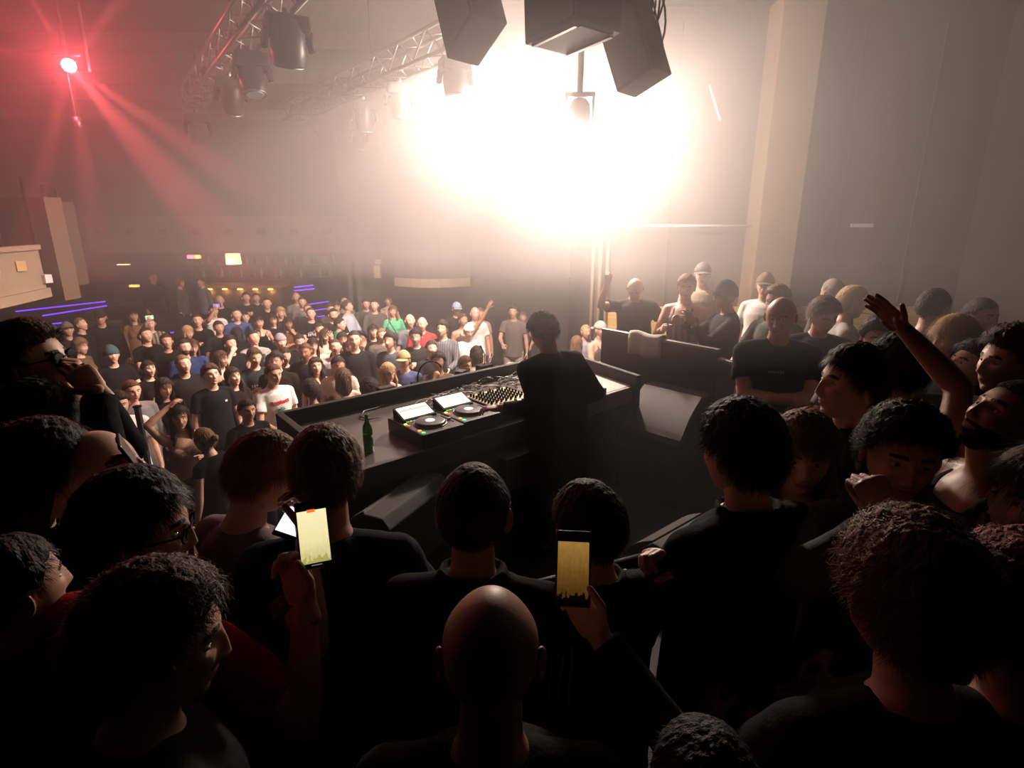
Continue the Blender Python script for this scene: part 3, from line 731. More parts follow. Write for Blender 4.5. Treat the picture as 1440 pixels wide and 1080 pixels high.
# ---------------------------------------------------------------- hanging loudspeakers
def hang_speaker(label,corners,t,depth,tilt=None):
    pass
def pa(label,c,rot,w,d,h,panel=False):
    t=thing('hanging_loudspeaker',label,'loudspeaker',c,0,'black loudspeakers hung from the ceiling'); t.rotation_euler=rot
    bevel(obj('cabinet',bx((-w/2,-d/2,0),(w/2,d/2,h)),M_case,t),.01)
    obj('grille',bx((-w/2-.012,-d/2+.03,.03),(-w/2-.002,d/2-.03,h-.03)),mat('black_grille',(.03,.03,.03),.5,bump=1,bscale=400),t)
    for s in(1,-1): obj('flying_bracket',bx((s*w*.3-.02,-.03,h),(s*w*.3+.02,.03,h+.25)),M_steel,t)
    if panel:
        obj('base_frame',merge([bx((-w/2+.03,-d/2+.06,-.02),(-w/2+.06,d/2-.04,0)),bx((w/2-.06,-d/2+.06,-.02),(w/2-.03,d/2-.04,0))]),M_steel,t)
        obj('base_panel',bx((-w/2+.08,-d/2+.05,-.012),(w/2-.08,d/2-.05,0)),M_black,t)
    return t
pa('black loudspeaker hung on the left, tilted, top edge of the picture',(-.278,5.037,4.754),(-.497,.074,.601),.30,.466,.95)
pa('large black loudspeaker hung in the middle with a framed underside',(.434,4.6,4.652),(-.075,.016,.674),.44,.542,1.0,panel=True)
pa('black loudspeaker hung on the right, tilted, washed out by the light',(1.068,5.075,4.465),(-.39,0,.86),.30,.353,1.0)
# cable bundle by right speaker
g=[]
for i in range(5):
    a=at_t(905+i*6,-10,4.9); pts=[a+Vector((.1*math.sin(t*6+i)*t,.1*math.cos(t*5+i*2)*t,-.55*math.sin(t*PI)*(.6+.1*i))) for t in np.linspace(0,1,14)]
    g.append(tube(pts,.009,6))
tag(obj('cable_bundle',merge(g),M_black,smooth=True),'looping bundle of black cables beside the right hanging loudspeaker','cable')
# fixtures under the middle cabinet
p=at_t(815,150,6.4)
m=thing('hanging_stage_light','dark stage light on a pole below the middle hanging loudspeaker','stage light',p)
obj('pole',tube([(0,0,1.4),(0,0,.1)],.035),M_black,m); obj('yoke',merge([cb((0,0,.12),(.34,.08,.05)),cb((-.15,0,-.02),(.03,.08,.3)),cb((.15,0,-.02),(.03,.08,.3))]),M_black,m)
obj('lamp_body',lathe([(.08,-.24),(.12,-.2),(.12,.02),(.07,.08)],16),M_black,m,smooth=True)
# ---------------------------------------------------------------- wall pipe, conduit, wall light
tag(obj('wall_pipe',tube([at_y(848,317,9.6),at_y(1066,318,9.55)],.022,8),M_white,smooth=True),'long thin white horizontal pipe on the wall left of the pillar','pipe')
for i,px in enumerate((832,842,852)):
    a=at_y(px,420,9.65); a2=Vector((a.x,a.y,6.4))
    tag(obj('vertical_pipe',tube([Vector((a.x,a.y,.1)),a2],.03,8),M_cream,smooth=True),['leftmost of the three vertical pipes at the wall corner','middle one of the three vertical pipes at the wall corner','rightmost of the three vertical pipes at the wall corner'][i],'pipe','vertical pipes at the wall corner')
a=at_y(1212,317,9.75); tag(obj('wall_sign',cb(a,(.36,.03,.06)),M_white),'thin pale plate on the grey wall right of the pillar','sign')
a=at_y(800,392,13.9); b=at_y(820,408,13.0)
tag(obj('wall_brace',tube([a,b],.03,8),M_cream,smooth=True),'short slanting pale bar on the wall above the dancers','bar')
a=at_t(998,120,8.6); b=at_t(1013,170,8.6); tag(obj('fluorescent_tube',tube([a,b],.02,8),M_white,smooth=True),'short slanted white tube hanging in the haze left of the pillar','tube')
# small white wall boxes by the curved balcony
for i,(px,py,w,h,l) in enumerate(((531,382,.14,.28,'pale upright wall speaker left of the curved balcony'),(532,368,.12,.1,'small pale box above the wall speaker by the curved balcony'))):
    a=at_y(px,py,13.2); o=tag(obj('wall_box',cb(a,(w,.15,h)),M_cream),l,'speaker')
# ---------------------------------------------------------------- red lamp at the upper left
RL=at_t(97,92,7.0)
m=thing('red_stage_light','bright red stage light shining at the upper left','stage light',RL)
cd=(Vector((0,0,CZ))-RL).normalized()
for k,(px,) in enumerate(((78,),(108,))):
    a=at_t(px,0,6.9)-RL; 
    obj('hanging_pole',tube([(a.x,a.y,-.05),(a.x,a.y,6.4-RL.z)],.022,8),M_steel,m)
obj('crossbar',tube([(-.2,.05,.12),(.14,.05,.12)],.022,8),M_steel,m)
hh=obj('lamp_housing',loft([(0,0,.14),(0,0,.03),(0,0,-.06)],[.05,.085,.09],18,'flat'),M_black,m,smooth=True); 
hh.rotation_euler=cd.to_track_quat('-Z','Y').to_euler()
obj('lens',loft([(0,0,-.062),(0,0,-.07)],[.075,.068],18,'flat'),mat('red_lens',(1,.4,.4),.4,emit=(1,.62,.62),es=40),hh,smooth=True)
a=at_t(108,172,7.2); tag(obj('small_spotlight',merge([lathe([(.03,-.07),(.05,-.05),(.05,.06)],10,a),tube([a,a+Vector((0,0,1.1))],.012,6)]),M_alu,smooth=True),'small silver spotlight hanging just below the red stage light','stage light')
# ---------------------------------------------------------------- DJ booth
Z=2.0; ZP=2.11
FL=at_z(392,580,ZP); FR=at_z(798,495,ZP); ER=at_z(899,528,ZP); NL=at_z(474,668,Z); NR=at_z(888,542,Z)
booth=thing('dj_booth','black angled DJ booth with a raised edge around its table','DJ booth',((FL.x+NR.x)/2,(FL.y+NR.y)/2,1.05))
def L_(geo,o=booth): return local(o,geo)
tp=[(NL.x,NL.y),(NR.x,NR.y),(ER.x,ER.y),(FR.x,FR.y),(FL.x,FL.y)]
obj('tabletop',L_(prism(tp,1.95,Z)),M_tbl,booth)
u=Vector((FR.x-FL.x,FR.y-FL.y,0)).normalized(); nn=Vector((-u.y,u.x,0))
ANG=math.atan2(u.y,u.x)
def slab(name,a,b,z0,z1,th,m=M_case,par=booth):
    a=Vector((a.x,a.y,0)); b=Vector((b.x,b.y,0)); d=(b-a).normalized(); w=Vector((-d.y,d.x,0))*th/2
    return bevel(obj(name,local(par,prism([tuple((a-w)[:2]),tuple((b-w)[:2]),tuple((b+w)[:2]),tuple((a+w)[:2])],z0,z1)),m,par),.006)
slab('front_panel',FL,FR,1.05,ZP,.05); slab('side_panel',NL,FL,1.05,ZP,.05); slab('side_panel',FR,ER,1.05,ZP,.05)
slab('table_edge',NL+nn*-.02,NR+nn*-.02,1.86,Z+.003,.04,mat('edge_strip',(.07,.06,.055),.5))
slab('inner_panel',NL+nn*.35,NR+nn*.35,1.05,1.94,.03,M_black)
for t in (.06,.94): slab('leg_panel',NL+(NR-NL)*t,NL+(NR-NL)*t+nn*.6,1.05,1.94,.04,M_black)
a=NL+(NR-NL)*.42; slab('equipment_shelf',a,a+u*.45,1.55,1.8,.3,mat('grey_rack',(.09,.075,.065),.5))
mid=lambda A_,B_,t_:(A_.x+(B_.x-A_.x)*t_,A_.y+(B_.y-A_.y)*t_)
obj('table_glare_panel',L_(prism([mid(NL,NR,.74),mid(NL,NR,.992),(ER.x-.03,ER.y+.03),(FR.x-.03,FR.y-.06),mid(FL,FR,.74)],Z,Z+.004)),mat('painted_table_glare',(.62,.56,.52),.3,spec=.6),booth)  # pale sheet paints the strong light and gloss onto the table's right end
# --- players
def emitm(n,c,e): return mat(n,c,.5,emit=c,es=e)
M_scr=emitm('screen_white',(1,.90,.86),.85); M_s2=emitm('screen_pink',(1,.55,.45),.6); M_s3=emitm('screen_pale',(.9,.75,.95),.8)
def player(label,px,py,screen=True,white=False):
    c=at_z(px,py,2.11); t=thing('dj_media_player',label,'DJ player',(c.x,c.y,Z),ANG,'DJ media players on the booth table')
    W,D=.33,.44
    bevel(obj('body',bx((-W/2,-D/2,0),(W/2,D/2,.10)),mat('player_black',(.02,.02,.021),.35),t),.008)
    for sx in(1,-1):
        for sy in(1,-1): pass
    sc_=obj('screen_hood',([(-.13,.06,.10),(.13,.06,.10),(.13,.20,.10),(-.13,.20,.10),(-.13,.06,.112),(.13,.06,.112),(.13,.20,.165),(-.13,.20,.165)],[(0,3,2,1),(4,5,6,7),(0,1,5,4),(1,2,6,5),(2,3,7,6),(3,0,4,7)]),M_black,t)
    nrm=Vector((0,-.053,.14)).normalized()
    def sp(x0,x1,a,b,h,m,n): 
        y=lambda q:.06+.14*q; z=lambda q:.112+.053*q
        v=[(x,y(q)-.36*h,z(q)+.93*h) for q in(a,b) for x in(x0,x1)]
        v+= [(x,yy+.0007,zz-.002) for x,yy,zz in v]
        return obj(n,(v,[(0,1,3,2),(4,6,7,5),(0,4,5,1),(1,5,7,3),(3,7,6,2),(2,6,4,0)]),m,sc_)
    if screen:
        sp(-.118,.118,.1,.92,.003,M_scr,'screen'); sp(-.11,.11,.62,.70,.005,M_s2,'waveform'); sp(-.11,.11,.36,.48,.005,M_s3,'waveform')
    j=obj('jog_wheel',lathe([(.103,0),(.103,.012),(.098,.020),(.09,.022)],40,(.0,-.06,.10)),mat('jog_black',(.03,.03,.032),.3),t,smooth=True)
    obj('jog_ring',loft([(.108*math.cos(a),-.06+.108*math.sin(a),.103) for a in np.linspace(0,2*PI,41)],[.004]*41,8),M_alu,t,smooth=True)
    obj('jog_display',lathe([(.032,0),(.032,.002)],24,(0,-.06,.122)),emitm('jog_glow',(.75,.85,1),.9),j)
    obj('play_button',lathe([(.014,0),(.013,.006)],14,(-.135,-.19,.10)),emitm('green_button',(.1,1,.4),.7),t)
    obj('cue_button',lathe([(.014,0),(.013,.006)],14,(-.135,-.145,.10)),emitm('amber_button',(1,.35,.08),.9),t)
    for i in range(8): obj('cue_pad',cb((-.108+i*.026,.047,.104),(.018,.012,.006)),emitm('pad%d'%(i%3),[(.1,.9,.3),(.9,.7,.1),(.1,.6,.5)][i%3],.35),t)
    obj('side_button',cb((-.14,.02,.103),(.018,.018,.006)),emitm('yellow_button',(1,.75,.15),1.5),t)
    obj('side_button',cb((-.14,-.02,.103),(.018,.018,.006)),emitm('red_button',(1,.15,.08),.7),t)
    obj('pitch_slot',cb((.138,-.06,.101),(.008,.15,.004)),M_black,t); f=obj('pitch_fader',cb((.138,-.08,.108),(.022,.014,.014)),M_white,t)
    for i in range(3): obj('rotary_knob',lathe([(.010,0),(.008,.018)],12,(.14,.19-i*.045,.10)),M_black,t)
    return t
player('leftmost DJ player with a lit screen, nearest the green bottle',598,590)
player('second DJ player, lit screen, between first player and mixer',652,574)
player('DJ player right of the DJ, its top lit white',806,541,screen=False)
# mixer
c=at_z(706,558,2.11)
t=thing('dj_mixer','wide pale topped DJ mixer covered in black knobs','DJ mixer',(c.x,c.y,Z),ANG)
bevel(obj('body',bx((-.20,-.21,0),(.20,.21,.10)),M_black,t),.006)
obj('faceplate',bx((-.195,-.205,.10),(.195,.205,.105)),mat('mixer_plate',(.75,.62,.40),.35),t)
k0=cached(('knob',),lambda:mesh('rotary_knob',*lathe([(.0095,0),(.0085,.022),(.007,.024)],12),[M_black],True))
for r in range(8):
    for q in range(8):
        if r in(0,) and q%2: continue
        o=bpy.data.objects.new('rotary_knob',k0); C.objects.link(o); o.parent=t; o.location=(-.165+q*.047,.175-r*.036,.105)
for q in range(8): obj('channel_fader',cb((-.165+q*.047,-.15+.02*math.sin(q*2),.112),(.014,.022,.014)),M_black,t)
# small gear on the table
def tpt(px,py,z=Z): p=at_z(px,py,z); return Vector((p.x,p.y,z))
p=tpt(588,548); m=thing('desk_lamp','black gooseneck lamp arching over the booth edge','lamp',(p.x,p.y,Z),ANG)
obj('base',cb((0,0,.035),(.11,.07,.07)),M_black,m)
obj('gooseneck',tube([(0.0,0,.06)]+[(.13-.13*math.cos(a),0,.10+.13*math.sin(a)) for a in np.linspace(0,PI*.85,12)],.007,8),M_black,m,smooth=True)
p=tpt(681,524); m=thing('talkback_microphone','small black microphone on a thin neck at the booth edge','microphone',(p.x,p.y,Z),ANG)
obj('base',cb((0,0,.04),(.14,.09,.08)),M_black,m); obj('neck',tube([(0,0,.07),(.01,0,.14),(.0,.0,.20),(-.03,0,.25)],.004,8),M_black,m,smooth=True); obj('capsule',tube([(-.03,0,.25),(-.045,0,.27)],.009,8),M_black,m)
for i,(px,py,w,d,h,l) in enumerate(((543,553,.14,.08,.06,'black power box on the booth table left of the gooseneck lamp'),(568,556,.18,.05,.04,'low black power strip beneath the gooseneck lamp'),(648,528,.10,.08,.05,'small black box between the lamp and the microphone'),(720,516,.16,.12,.03,'flat silver box on the booth table left of the DJ'),(700,520,.1,.06,.03,'small black adapter right of the microphone'))):
    p=tpt(px,py); o=obj('power_box' if i!=3 else 'flat_box',cb((0,0,h/2),(w,d,h)),M_case if i!=3 else M_alu,None,loc=(p.x,p.y,Z),rz=ANG+.2*i); bevel(o,.005); tag(o,l,'box')
p=tpt(657,541); m=thing('patch_tray','open white tray with small gear on the booth table','tray',(p.x,p.y,Z),ANG+.5)
obj('tray',bx((-.09,-.07,0),(.09,.07,.02)),M_white,m); obj('insert',bx((-.06,-.045,.02),(.03,.045,.03)),M_black,m); obj('insert',bx((.04,-.045,.02),(.075,.03,.035)),M_steel,m)
# cables
M_cab=[mat('cable_black',(.02,.02,.02),.3),mat('cable_grey',(.35,.34,.33),.35),mat('cable_white',(.6,.58,.55),.4)]
CL=['thin looping cable among the tangle behind the DJ gear']
rr=random.Random(11)
for i in range(44):
    a=rr.uniform(.36,.93); b_=rr.uniform(.06,.34)
    o0=FL+(FR-FL)*a-nn*b_; pts=[]
    L=rr.uniform(.12,.35); th=rr.uniform(-.5,.5); r1=rr.uniform(.02,.07); ph=rr.random()*6
    n=22
    for k in range(n):
        t_=k/(n-1); 
        q=o0+u*(L*(t_-.5)*math.cos(th)+r1*math.cos(ph+t_*9))-nn*(L*(t_-.5)*math.sin(th)+r1*.6*math.sin(ph+t_*9)); 
        pts.append((q.x,q.y,Z+.008+.018*abs(math.sin(t_*8+ph))+.02*rr.random()*0+.012*(i%3)))
    # keep on the table
    o=obj('cable',tube(pts,.0042,6),M_cab[[0,1,2,1,0][i%5]],smooth=True)
    tag(o,'thin looping cable in the tangle between players, mixer and booth edge','cable','tangled cables on the booth table')
p0=tpt(520,590); pts=[tpt(545,566)+Vector((0,0,.01)),tpt(530,575)+Vector((0,0,.01)),tpt(512,580)+Vector((0,0,.012)),tpt(507,588)+Vector((0,0,.012)),tpt(520,592)+Vector((0,0,.012)),tpt(536,588)+Vector((0,0,.01))]
tag(obj('cable',tube(pts,.005,6),M_cab[0],smooth=True),'single black cable looped on the bare table behind the bottle','cable')
# bottle
p=tpt(519,636); m=thing('beer_bottle','green glass beer bottle on the left end of the booth table','bottle',(p.x,p.y,Z))
obj('glass',lathe([(.028,0),(.0305,.006),(.0305,.15),(.027,.175),(.014,.205),(.0125,.235),(.0135,.24),(.0135,.25)],20),M_glassg,m,smooth=True)
obj('label',lathe([(.0312,.05),(.0312,.12)],20),mat('bottle_label',(.05,.16,.05),.5),m,smooth=True)
obj('neck_foil',lathe([(.0142,.205),(.0132,.236)],16),mat('foil',(.1,.2,.08),.3),m,smooth=True)
# towel, napkin
p=tpt(497,648)
# ---------------------------------------------------------------- wedges
M_gr=mat('wedge_grille',(.22,.20,.19),.55,bump=1.5,bscale=500)
def wedge(label,c,rz,w,d,h,z0,gm=M_gr,nose=.5,case=None):
    t=thing('monitor_wedge',label,'loudspeaker',(c.x,c.y,z0),math.radians(rz),'black wedge monitors around the booth')
    prof=[(-d/2,0),(d/2,0),(d/2,h*.86),(d/2-.05,h),(d*.12,h),(-d/2+.02,h*.38),(-d/2,h*.32)]
    n=len(prof); v=[(-w/2,y,z) for y,z in prof]+[(w/2,y,z) for y,z in prof]
    f=[tuple(range(n)),tuple(range(2*n-1,n-1,-1))]+[(i,n+i,n+(i+1)%n,(i+1)%n) for i in range(n)]
    bevel(obj('cabinet',(v,f),M_case,t),.01)
    a=Vector((0,d*.10,h)); b=Vector((0,-d/2+.03,h*.40)); dr=(b-a); nr=Vector((0,-(a.z-b.z),(a.y-b.y))).normalized()
    g=[]; N=8
    for k in range(N+1):
        q=a+dr*(k/N)+nr*(.006+.03*math.sin(PI*k/N)); g+=[(-w/2+.02,q.y,q.z),(w/2-.02,q.y,q.z)]
    g2=[(x,y-nr.y*.02,z-nr.z*.02) for x,y,z in g]; m2=len(g); ff=[]
    for k in range(N): ff+=[(2*k,2*k+1,2*k+3,2*k+2),(m2+2*k,m2+2*k+2,m2+2*k+3,m2+2*k+1),(2*k,2*k+2,m2+2*k+2,m2+2*k),(2*k+1,m2+2*k+1,m2+2*k+3,2*k+3)]
    ff+=[(0,m2,m2+1,1),(2*N,2*N+1,m2+2*N+1,m2+2*N)]
    obj('grille',(g+g2,ff),gm,t)
    for s in(1,-1): obj('side_handle',cb((s*(w/2+.004),d*.2,h*.55),(.012,.14,.05)),M_black,t)
    return t
c=at_z(548,692,1.85); wedge('black wedge monitor with a lit mesh front at the near left booth end',c,-115,.62,.45,.42,1.45)
c2=c; o=thing('flight_case','black flight case under the left wedge monitor','case',(c2.x,c2.y,1.05),math.radians(-115)); bevel(obj('case_body',bx((-.31,-.22,0),(.31,.22,.40)),M_black,o),.01); obj('latch',cb((0,-.222,.25),(.06,.01,.05)),M_steel,o)
c=at_z(938,585,1.75); wedge('big wedge monitor at the right end of the booth, grille lit',c,-45,.60,.56,.52,1.45)
o=thing('flight_case','black flight case under the right wedge monitor','case',(c.x,c.y,1.05),math.radians(-45)); bevel(obj('case_body',bx((-.30,-.27,0),(.30,.27,.40)),M_black,o),.01); obj('latch',cb((0,-.272,.25),(.06,.01,.05)),M_steel,o)
c=at_z(945,752,1.35); wedge('dark wedge monitor on the stage floor in front of the crowd rail',c,-140,.6,.45,.38,1.05,mat('dark_grille',(.05,.045,.042),.6,bump=1,bscale=400))
# ---------------------------------------------------------------- side barrier and towel
A=at_z(848,461,2.36); B=at_z(1012,499,2.31); D=at_z(1165,556,2.25)
br=thing('side_barrier','long dark barrier panel running from booth toward the right crowd','barrier',(B.x,B.y,1.05))
def sl2(name,a,b,z0,z1,th,m): return slab(name,a,b,z0,z1,th,m,br)
sl2('panel',A,B,1.06,2.33,.04,mat('barrier_black',(.022,.02,.02),.6)); sl2('panel',B+(D-B)*.005,D+(D-B)*.25,1.06,2.26,.04,mat('barrier_black',(.022,.02,.02),.6))
sl2('top_rail',A,B,2.33,2.36,.05,M_steel); sl2('top_rail',B+(D-B)*.005,D+(D-B)*.25,2.26,2.29,.05,M_steel)
# towel draped on the barrier
d=(B-A).normalized(); d.z=0; nb=Vector((d.y,-d.x,0)).normalized(); 
if nb.y>0: nb=-nb
P0=A+(B-A)*.42; vv=[];ff=[];nx,ny=10,14
for j in range(ny):
    for i in range(nx):
        s=(j/(ny-1)-.5); q=P0+d*(.38*(i/(nx-1)-.5)); off=.04+.008*math.sin(i*1.7); 
        if s<-.08: x=nb*(off+.02*math.sin(i*1.3)*abs(s)); z=2.375+ (s+.08)*.5
        elif s>.08: x=-nb*off; z=2.375-(s-.08)*.5
        else: x=nb*(-s/.08*off); z=2.385
        w=q+x; vv.append((w.x,w.y,z+.01*math.sin(i*.9)))
for j in range(ny-1):
    for i in range(nx-1): a=j*nx+i; ff.append((a,a+1,a+nx+1,a+nx))
o=obj('towel',(vv,ff),mat('grey_towel',(.42,.38,.34),.95,bump=.5,bscale=200),smooth=True); m_=o.modifiers.new('s','SOLIDIFY'); m_.thickness=.008
tag(o,'pale grey towel draped over the end of the dark side barrier','towel')
# crowd rail in front of near people
a=at_z(700,838,2.1); b=at_z(978,767,2.1); dd=(b-a); a=a-dd*.55; b=b+dd*.3
r=thing('crowd_rail','black tubular crowd rail between the near crowd and the booth','rail',(a.x,a.y,1.05))
obj('top_tube',local(r,tube([a,b],.024,10)),M_blackg,r,smooth=True)
obj('lower_tube',local(r,tube([a-Vector((0,0,.85)),b-Vector((0,0,.85))],.02,8)),M_blackg,r,smooth=True)
for t_ in np.linspace(0,1,7):
    q=a+(b-a)*t_; obj('post',local(r,tube([q,Vector((q.x,q.y,1.05))],.018,8)),M_blackg,r,smooth=True)
# steel post among the crowd
p=at_t(193,573,5.5)
t=thing('steel_post','dark steel post standing in front of the man in white t-shirt','post',(p.x,p.y,0))
bevel(obj('column',bx((-.025,-.02,0),(.025,.02,p.z)),M_steel,t),.004); obj('foot_plate',bx((-.12,-.12,0),(.12,.12,.012)),M_steel,t); obj('cap',bx((-.03,-.025,p.z),(.03,.025,p.z+.02)),M_black,t)
# ---------------------------------------------------------------- props held
def handpt(info,i,f=.085,dn=.032):
    M,w=info.hand[i]; return to_world(info,w+M[:,1]*f-M[:,2]*dn)
def cup(info,i,label,col=(.75,.6,.15)):
    p=handpt(info,i); c=thing('plastic_cup',label,'cup',(p.x,p.y,p.z-.04),0,'plastic cups held in the crowd')
    obj('cup_body',lathe([(.028,0),(.037,.10)],14),mat('cup_plastic',(.6,.58,.5),.15,trans=.5),c,smooth=True)
    obj('drink',lathe([(.0285,.004),(.034,.075)],14),mat('drink',col,.2),c,smooth=True); return c
def beer(info,i,label):
    p=handpt(info,i); c=thing('beer_bottle',label,'bottle',(p.x,p.y,p.z-.09))
    obj('glass',lathe([(.028,0),(.0305,.006),(.0305,.13),(.027,.155),(.014,.185),(.0125,.225),(.0135,.24)],14),mat('brown_glass',(.05,.05,.03),.1),c,smooth=True); return c
def phone(loc,label,rot,scr=None,es=1,w=.072,h=.152,off=(0,0),group=None,ui=None,scene_img=None):
    p=thing('smartphone',label,'phone',loc,0,group); p.rotation_euler=rot
    b_=obj('body',cb((0,0,0),(w,.008,h)),mat('phone_black',(.01,.01,.012),.3),p); bevel(b_,.0035,3)
    if scr is not None:
        sm=scr if hasattr(scr,'node_tree') else emitm('phone_screen%s'%label[:6],scr,es)
        obj('screen',bx((-w/2+.004,-.0052,-h/2+.012),(w/2-.004,-.0042,h/2-.022)),sm,p)
        if ui: obj('record_mark',bx((-.010,-.0058,h/2-.027),(.008,-.0052,h/2-.020)),emitm('record_orange',(1,.18,.04),1),p); obj('home_bar',bx((-.012,-.0052,-h/2+.006),(.012,-.0046,-h/2+.008)),emitm('home_bar',(.6,.55,.4),.35),p)
    obj('camera_bump',cb((w/2-.018,.0055,h/2-.02),(.026,.004,.028)),M_black,p); return p
def screen_mat(name,top,mid,low,es):
    m=bpy.data.materials.new(name); m.use_nodes=True; nt=m.node_tree; b=nt.nodes['Principled BSDF']; b.inputs['Base Color'].default_value=(0,0,0,1); b.inputs['Roughness'].default_value=.3
    tc=nt.nodes.new('ShaderNodeTexCoord'); sx=nt.nodes.new('ShaderNodeSeparateXYZ'); nt.links.new(tc.outputs['Generated'],sx.inputs[0])
    r=nt.nodes.new('ShaderNodeValToRGB'); e=r.color_ramp.elements; e[0].position=.08; e[0].color=(*low,1); e[1].position=1; e[1].color=(*top,1)
    x=e.new(.42); x.color=(*mid,1); x=e.new(.12); x.color=(*[(a+b)/2 for a,b in zip(low,mid)],1)
    n=nt.nodes.new('ShaderNodeTexNoise'); n.inputs['Scale'].default_value=9; nt.links.new(tc.outputs['Generated'],n.inputs['Vector'])
    ad=nt.nodes.new('ShaderNodeMath'); ad.operation='MULTIPLY_ADD'; ad.inputs[1].default_value=.35; nt.links.new(n.outputs['Fac'],ad.inputs[0]); 
    sb=nt.nodes.new('ShaderNodeMath'); sb.operation='SUBTRACT'; sb.inputs[1].default_value=.17; nt.links.new(sx.outputs['Z'],sb.inputs[0]); nt.links.new(sb.outputs[0],ad.inputs[2])
    nt.links.new(ad.outputs[0],r.inputs['Fac']); nt.links.new(r.outputs['Color'],b.inputs['Emission Color']); b.inputs['Emission Strength'].default_value=es
    return m
from mathutils.bvhtree import BVHTree
def decal(info,geo,col,name='shirt_print',label=None,back=False,em=None):
    """project flat x/z shapes on the chest of the shirt"""
    me=info.shirt.data; t=BVHTree.FromPolygons([v.co[:] for v in me.vertices],[tuple(p.vertices) for p in me.polygons])
    v,f=geo; out=[]; s=-1 if back else 1
    for x,z in v:
        h=t.ray_cast(Vector((x,s*1.,z)),Vector((0,-s,0)))[0]
        out.append((x,(h.y if h else .13*s)+s*.004,z))
    o=child(info.shirt,name,mesh(name,out,f,[mat('print_'+name,col,.8)])); return o
def quadgrid(x0,x1,z0,z1,n=4,m=4):
    v=[(x0+(x1-x0)*i/n,z0+(z1-z0)*j/m) for j in range(m+1) for i in range(n+1)]
    return v,[(j*(n+1)+i,j*(n+1)+i+1,(j+1)*(n+1)+i+1,(j+1)*(n+1)+i) for j in range(m) for i in range(n)]
def mg(gs):
    V=[];F=[]
    for v,f in gs: F+=[tuple(i+len(V) for i in q) for q in f]; V+=list(v)
    return V,F
# ================================================================ NEAR PEOPLE
def near(px,py,t,face,pose,hd,label,**k):
    k.setdefault('q',2); k.setdefault('nstr',5000)
    return person(head=at_t(px,py,t),floor=k.pop('floor',1.05),face=face,pose=pose,hd=hd,label=label,group=k.pop('group','people on the stage close around the booth'),**k)
BLK=(.012,.012,.013)
# the DJ
dj=near(764,468,3.95,26,(.14,-.07,('w',802,566,4.15,(.3,-.5,-1),'type'),('w',703,574,3.80,(-.25,-.5,-1),'type'),'stand'),(14,-28,4),'DJ with curly dark hair in a black sweatshirt leaning over the mixer, seen from behind',hair='curly',hc='dark',cloth='long',cc=(.014,.013,.013),fat=1.2,seed=2,skin='tan',pc=(.015,.015,.02),nstr=7000,headscale=1.04)
hp=child(dj.o,'ear_cup',mesh('ear_cup',*loft([(.086,-.01,0),(.112,-.01,0)],[.034,.030],16),[M_black])); hp.matrix_local=dj.hm
cbm=child(dj.o,'earphone_cable',mesh('earphone_cable',*tube([Vector((-.10,.02,-.02)),Vector((-.13,.06,-.12)),Vector((-.15,.05,-.22)),Vector((-.13,.10,-.34))],.0028,6),[M_black])); cbm.matrix_local=dj.hm
N=[]
a=near(458,668,1.52,8,(0,0,'front','front','stand'),(0,-6,0),'man with streaked light brown hair and dark red top, back turned, navy t-shirt',hair='short',hc='light',cc=(.018,.022,.035),seed=1,nstr=9000,headscale=1.02)
a3=near(368,668,1.68,-32,(.08,0,('w',430,760,1.45,(.5,-.4,-1),'phone'),'front','stand'),(-18,-22,0),'brown haired man in a grey mauve t-shirt looking down at a bright phone',hair='side',hc='light',cc=(.20,.15,.16),seed=2,nstr=8000)
a4=near(666,724,1.40,-4,(0,0,'front','front','stand'),(0,-4,0),'man with short dark curls and both ears showing, back turned in centre foreground',hair='crop',hc='dark',cloth='jacket',cc=BLK,seed=3,nstr=9000,headscale=1.04,skin='mid')
a5=near(828,744,1.52,22,(0,0,'front','front','stand'),(20,-8,0),'man with thick dark wavy hair and a grey striped jacket, behind the right phone',hair='short',hc='dark',cloth='jacket',cc=(.02,.02,.022),seed=4,nstr=8000,headscale=1.07)
a6=near(690,922,.95,0,(0,0,'front','front','stand'),(0,-5,0),'bald man from behind at the bottom centre, barely lit',hair='bald',cloth='tee',cc=BLK,seed=1,skin='tan',headscale=1.00)
a7=near(138,668,1.55,-28,(.02,0,('w',212,706,1.35,(.6,-.2,-1),'phone'),'front','stand'),(-12,-4,0),'bald man from behind at the left holding up a dark phone',hair='bald',cc=BLK,cloth='jacket',seed=2,headscale=1.04)
a8=near(190,748,1.22,-14,(0,0,('w',430,850,1.36,(.6,.2,-1),'phone',(0,1,.1),(412,795,1.38)),'down','stand'),(-58,-6,0),'dark haired man with glasses in profile, red sleeved arm holding up the left phone',hair='side',hc='black',cloth='tee',cc=(.30,.012,.012),seed=3,glasses='clear',nstr=8000,headscale=1.04)
a9=near(218,905,.95,-40,(0,0,'down','down','stand'),(-28,-8,0),'person with tousled light tipped hair, very dark, largest head at lower left',hair='mop',hc='brown',cc=BLK,seed=2,nstr=9000,headscale=1.04)
a10=near(1044,638,1.55,24,(0,0,('w',950,800,1.55,(.6,-.2,-1),'grip'),'front','stand'),(6,-6,0),'person with full dark hair in a black collared jacket, back turned right of centre',hair='quiff',hc='dark',cloth='jacket',cc=BLK,seed=1,nstr=10000,headscale=1.05)
a11=near(1128,640,1.80,148,(0,0,'front','front','stand'),(12,-4,0),'woman with curly blond hair facing the camera beside the dark haired person',fem=1,hair='wavy',hc='light',cloth='long',cc=(.03,.02,.02),seed=2,nstr=12000,headscale=1.04,smile=1)
a12=near(1198,542,2.05,88,(0,0,'front','front','stand'),(0,4,0),'dark haired man in strict profile facing left, black open collar jacket',hair='side',hc='dark',cloth='jacket',cc=BLK,seed=3,nstr=9000,q=3,headscale=1.05)
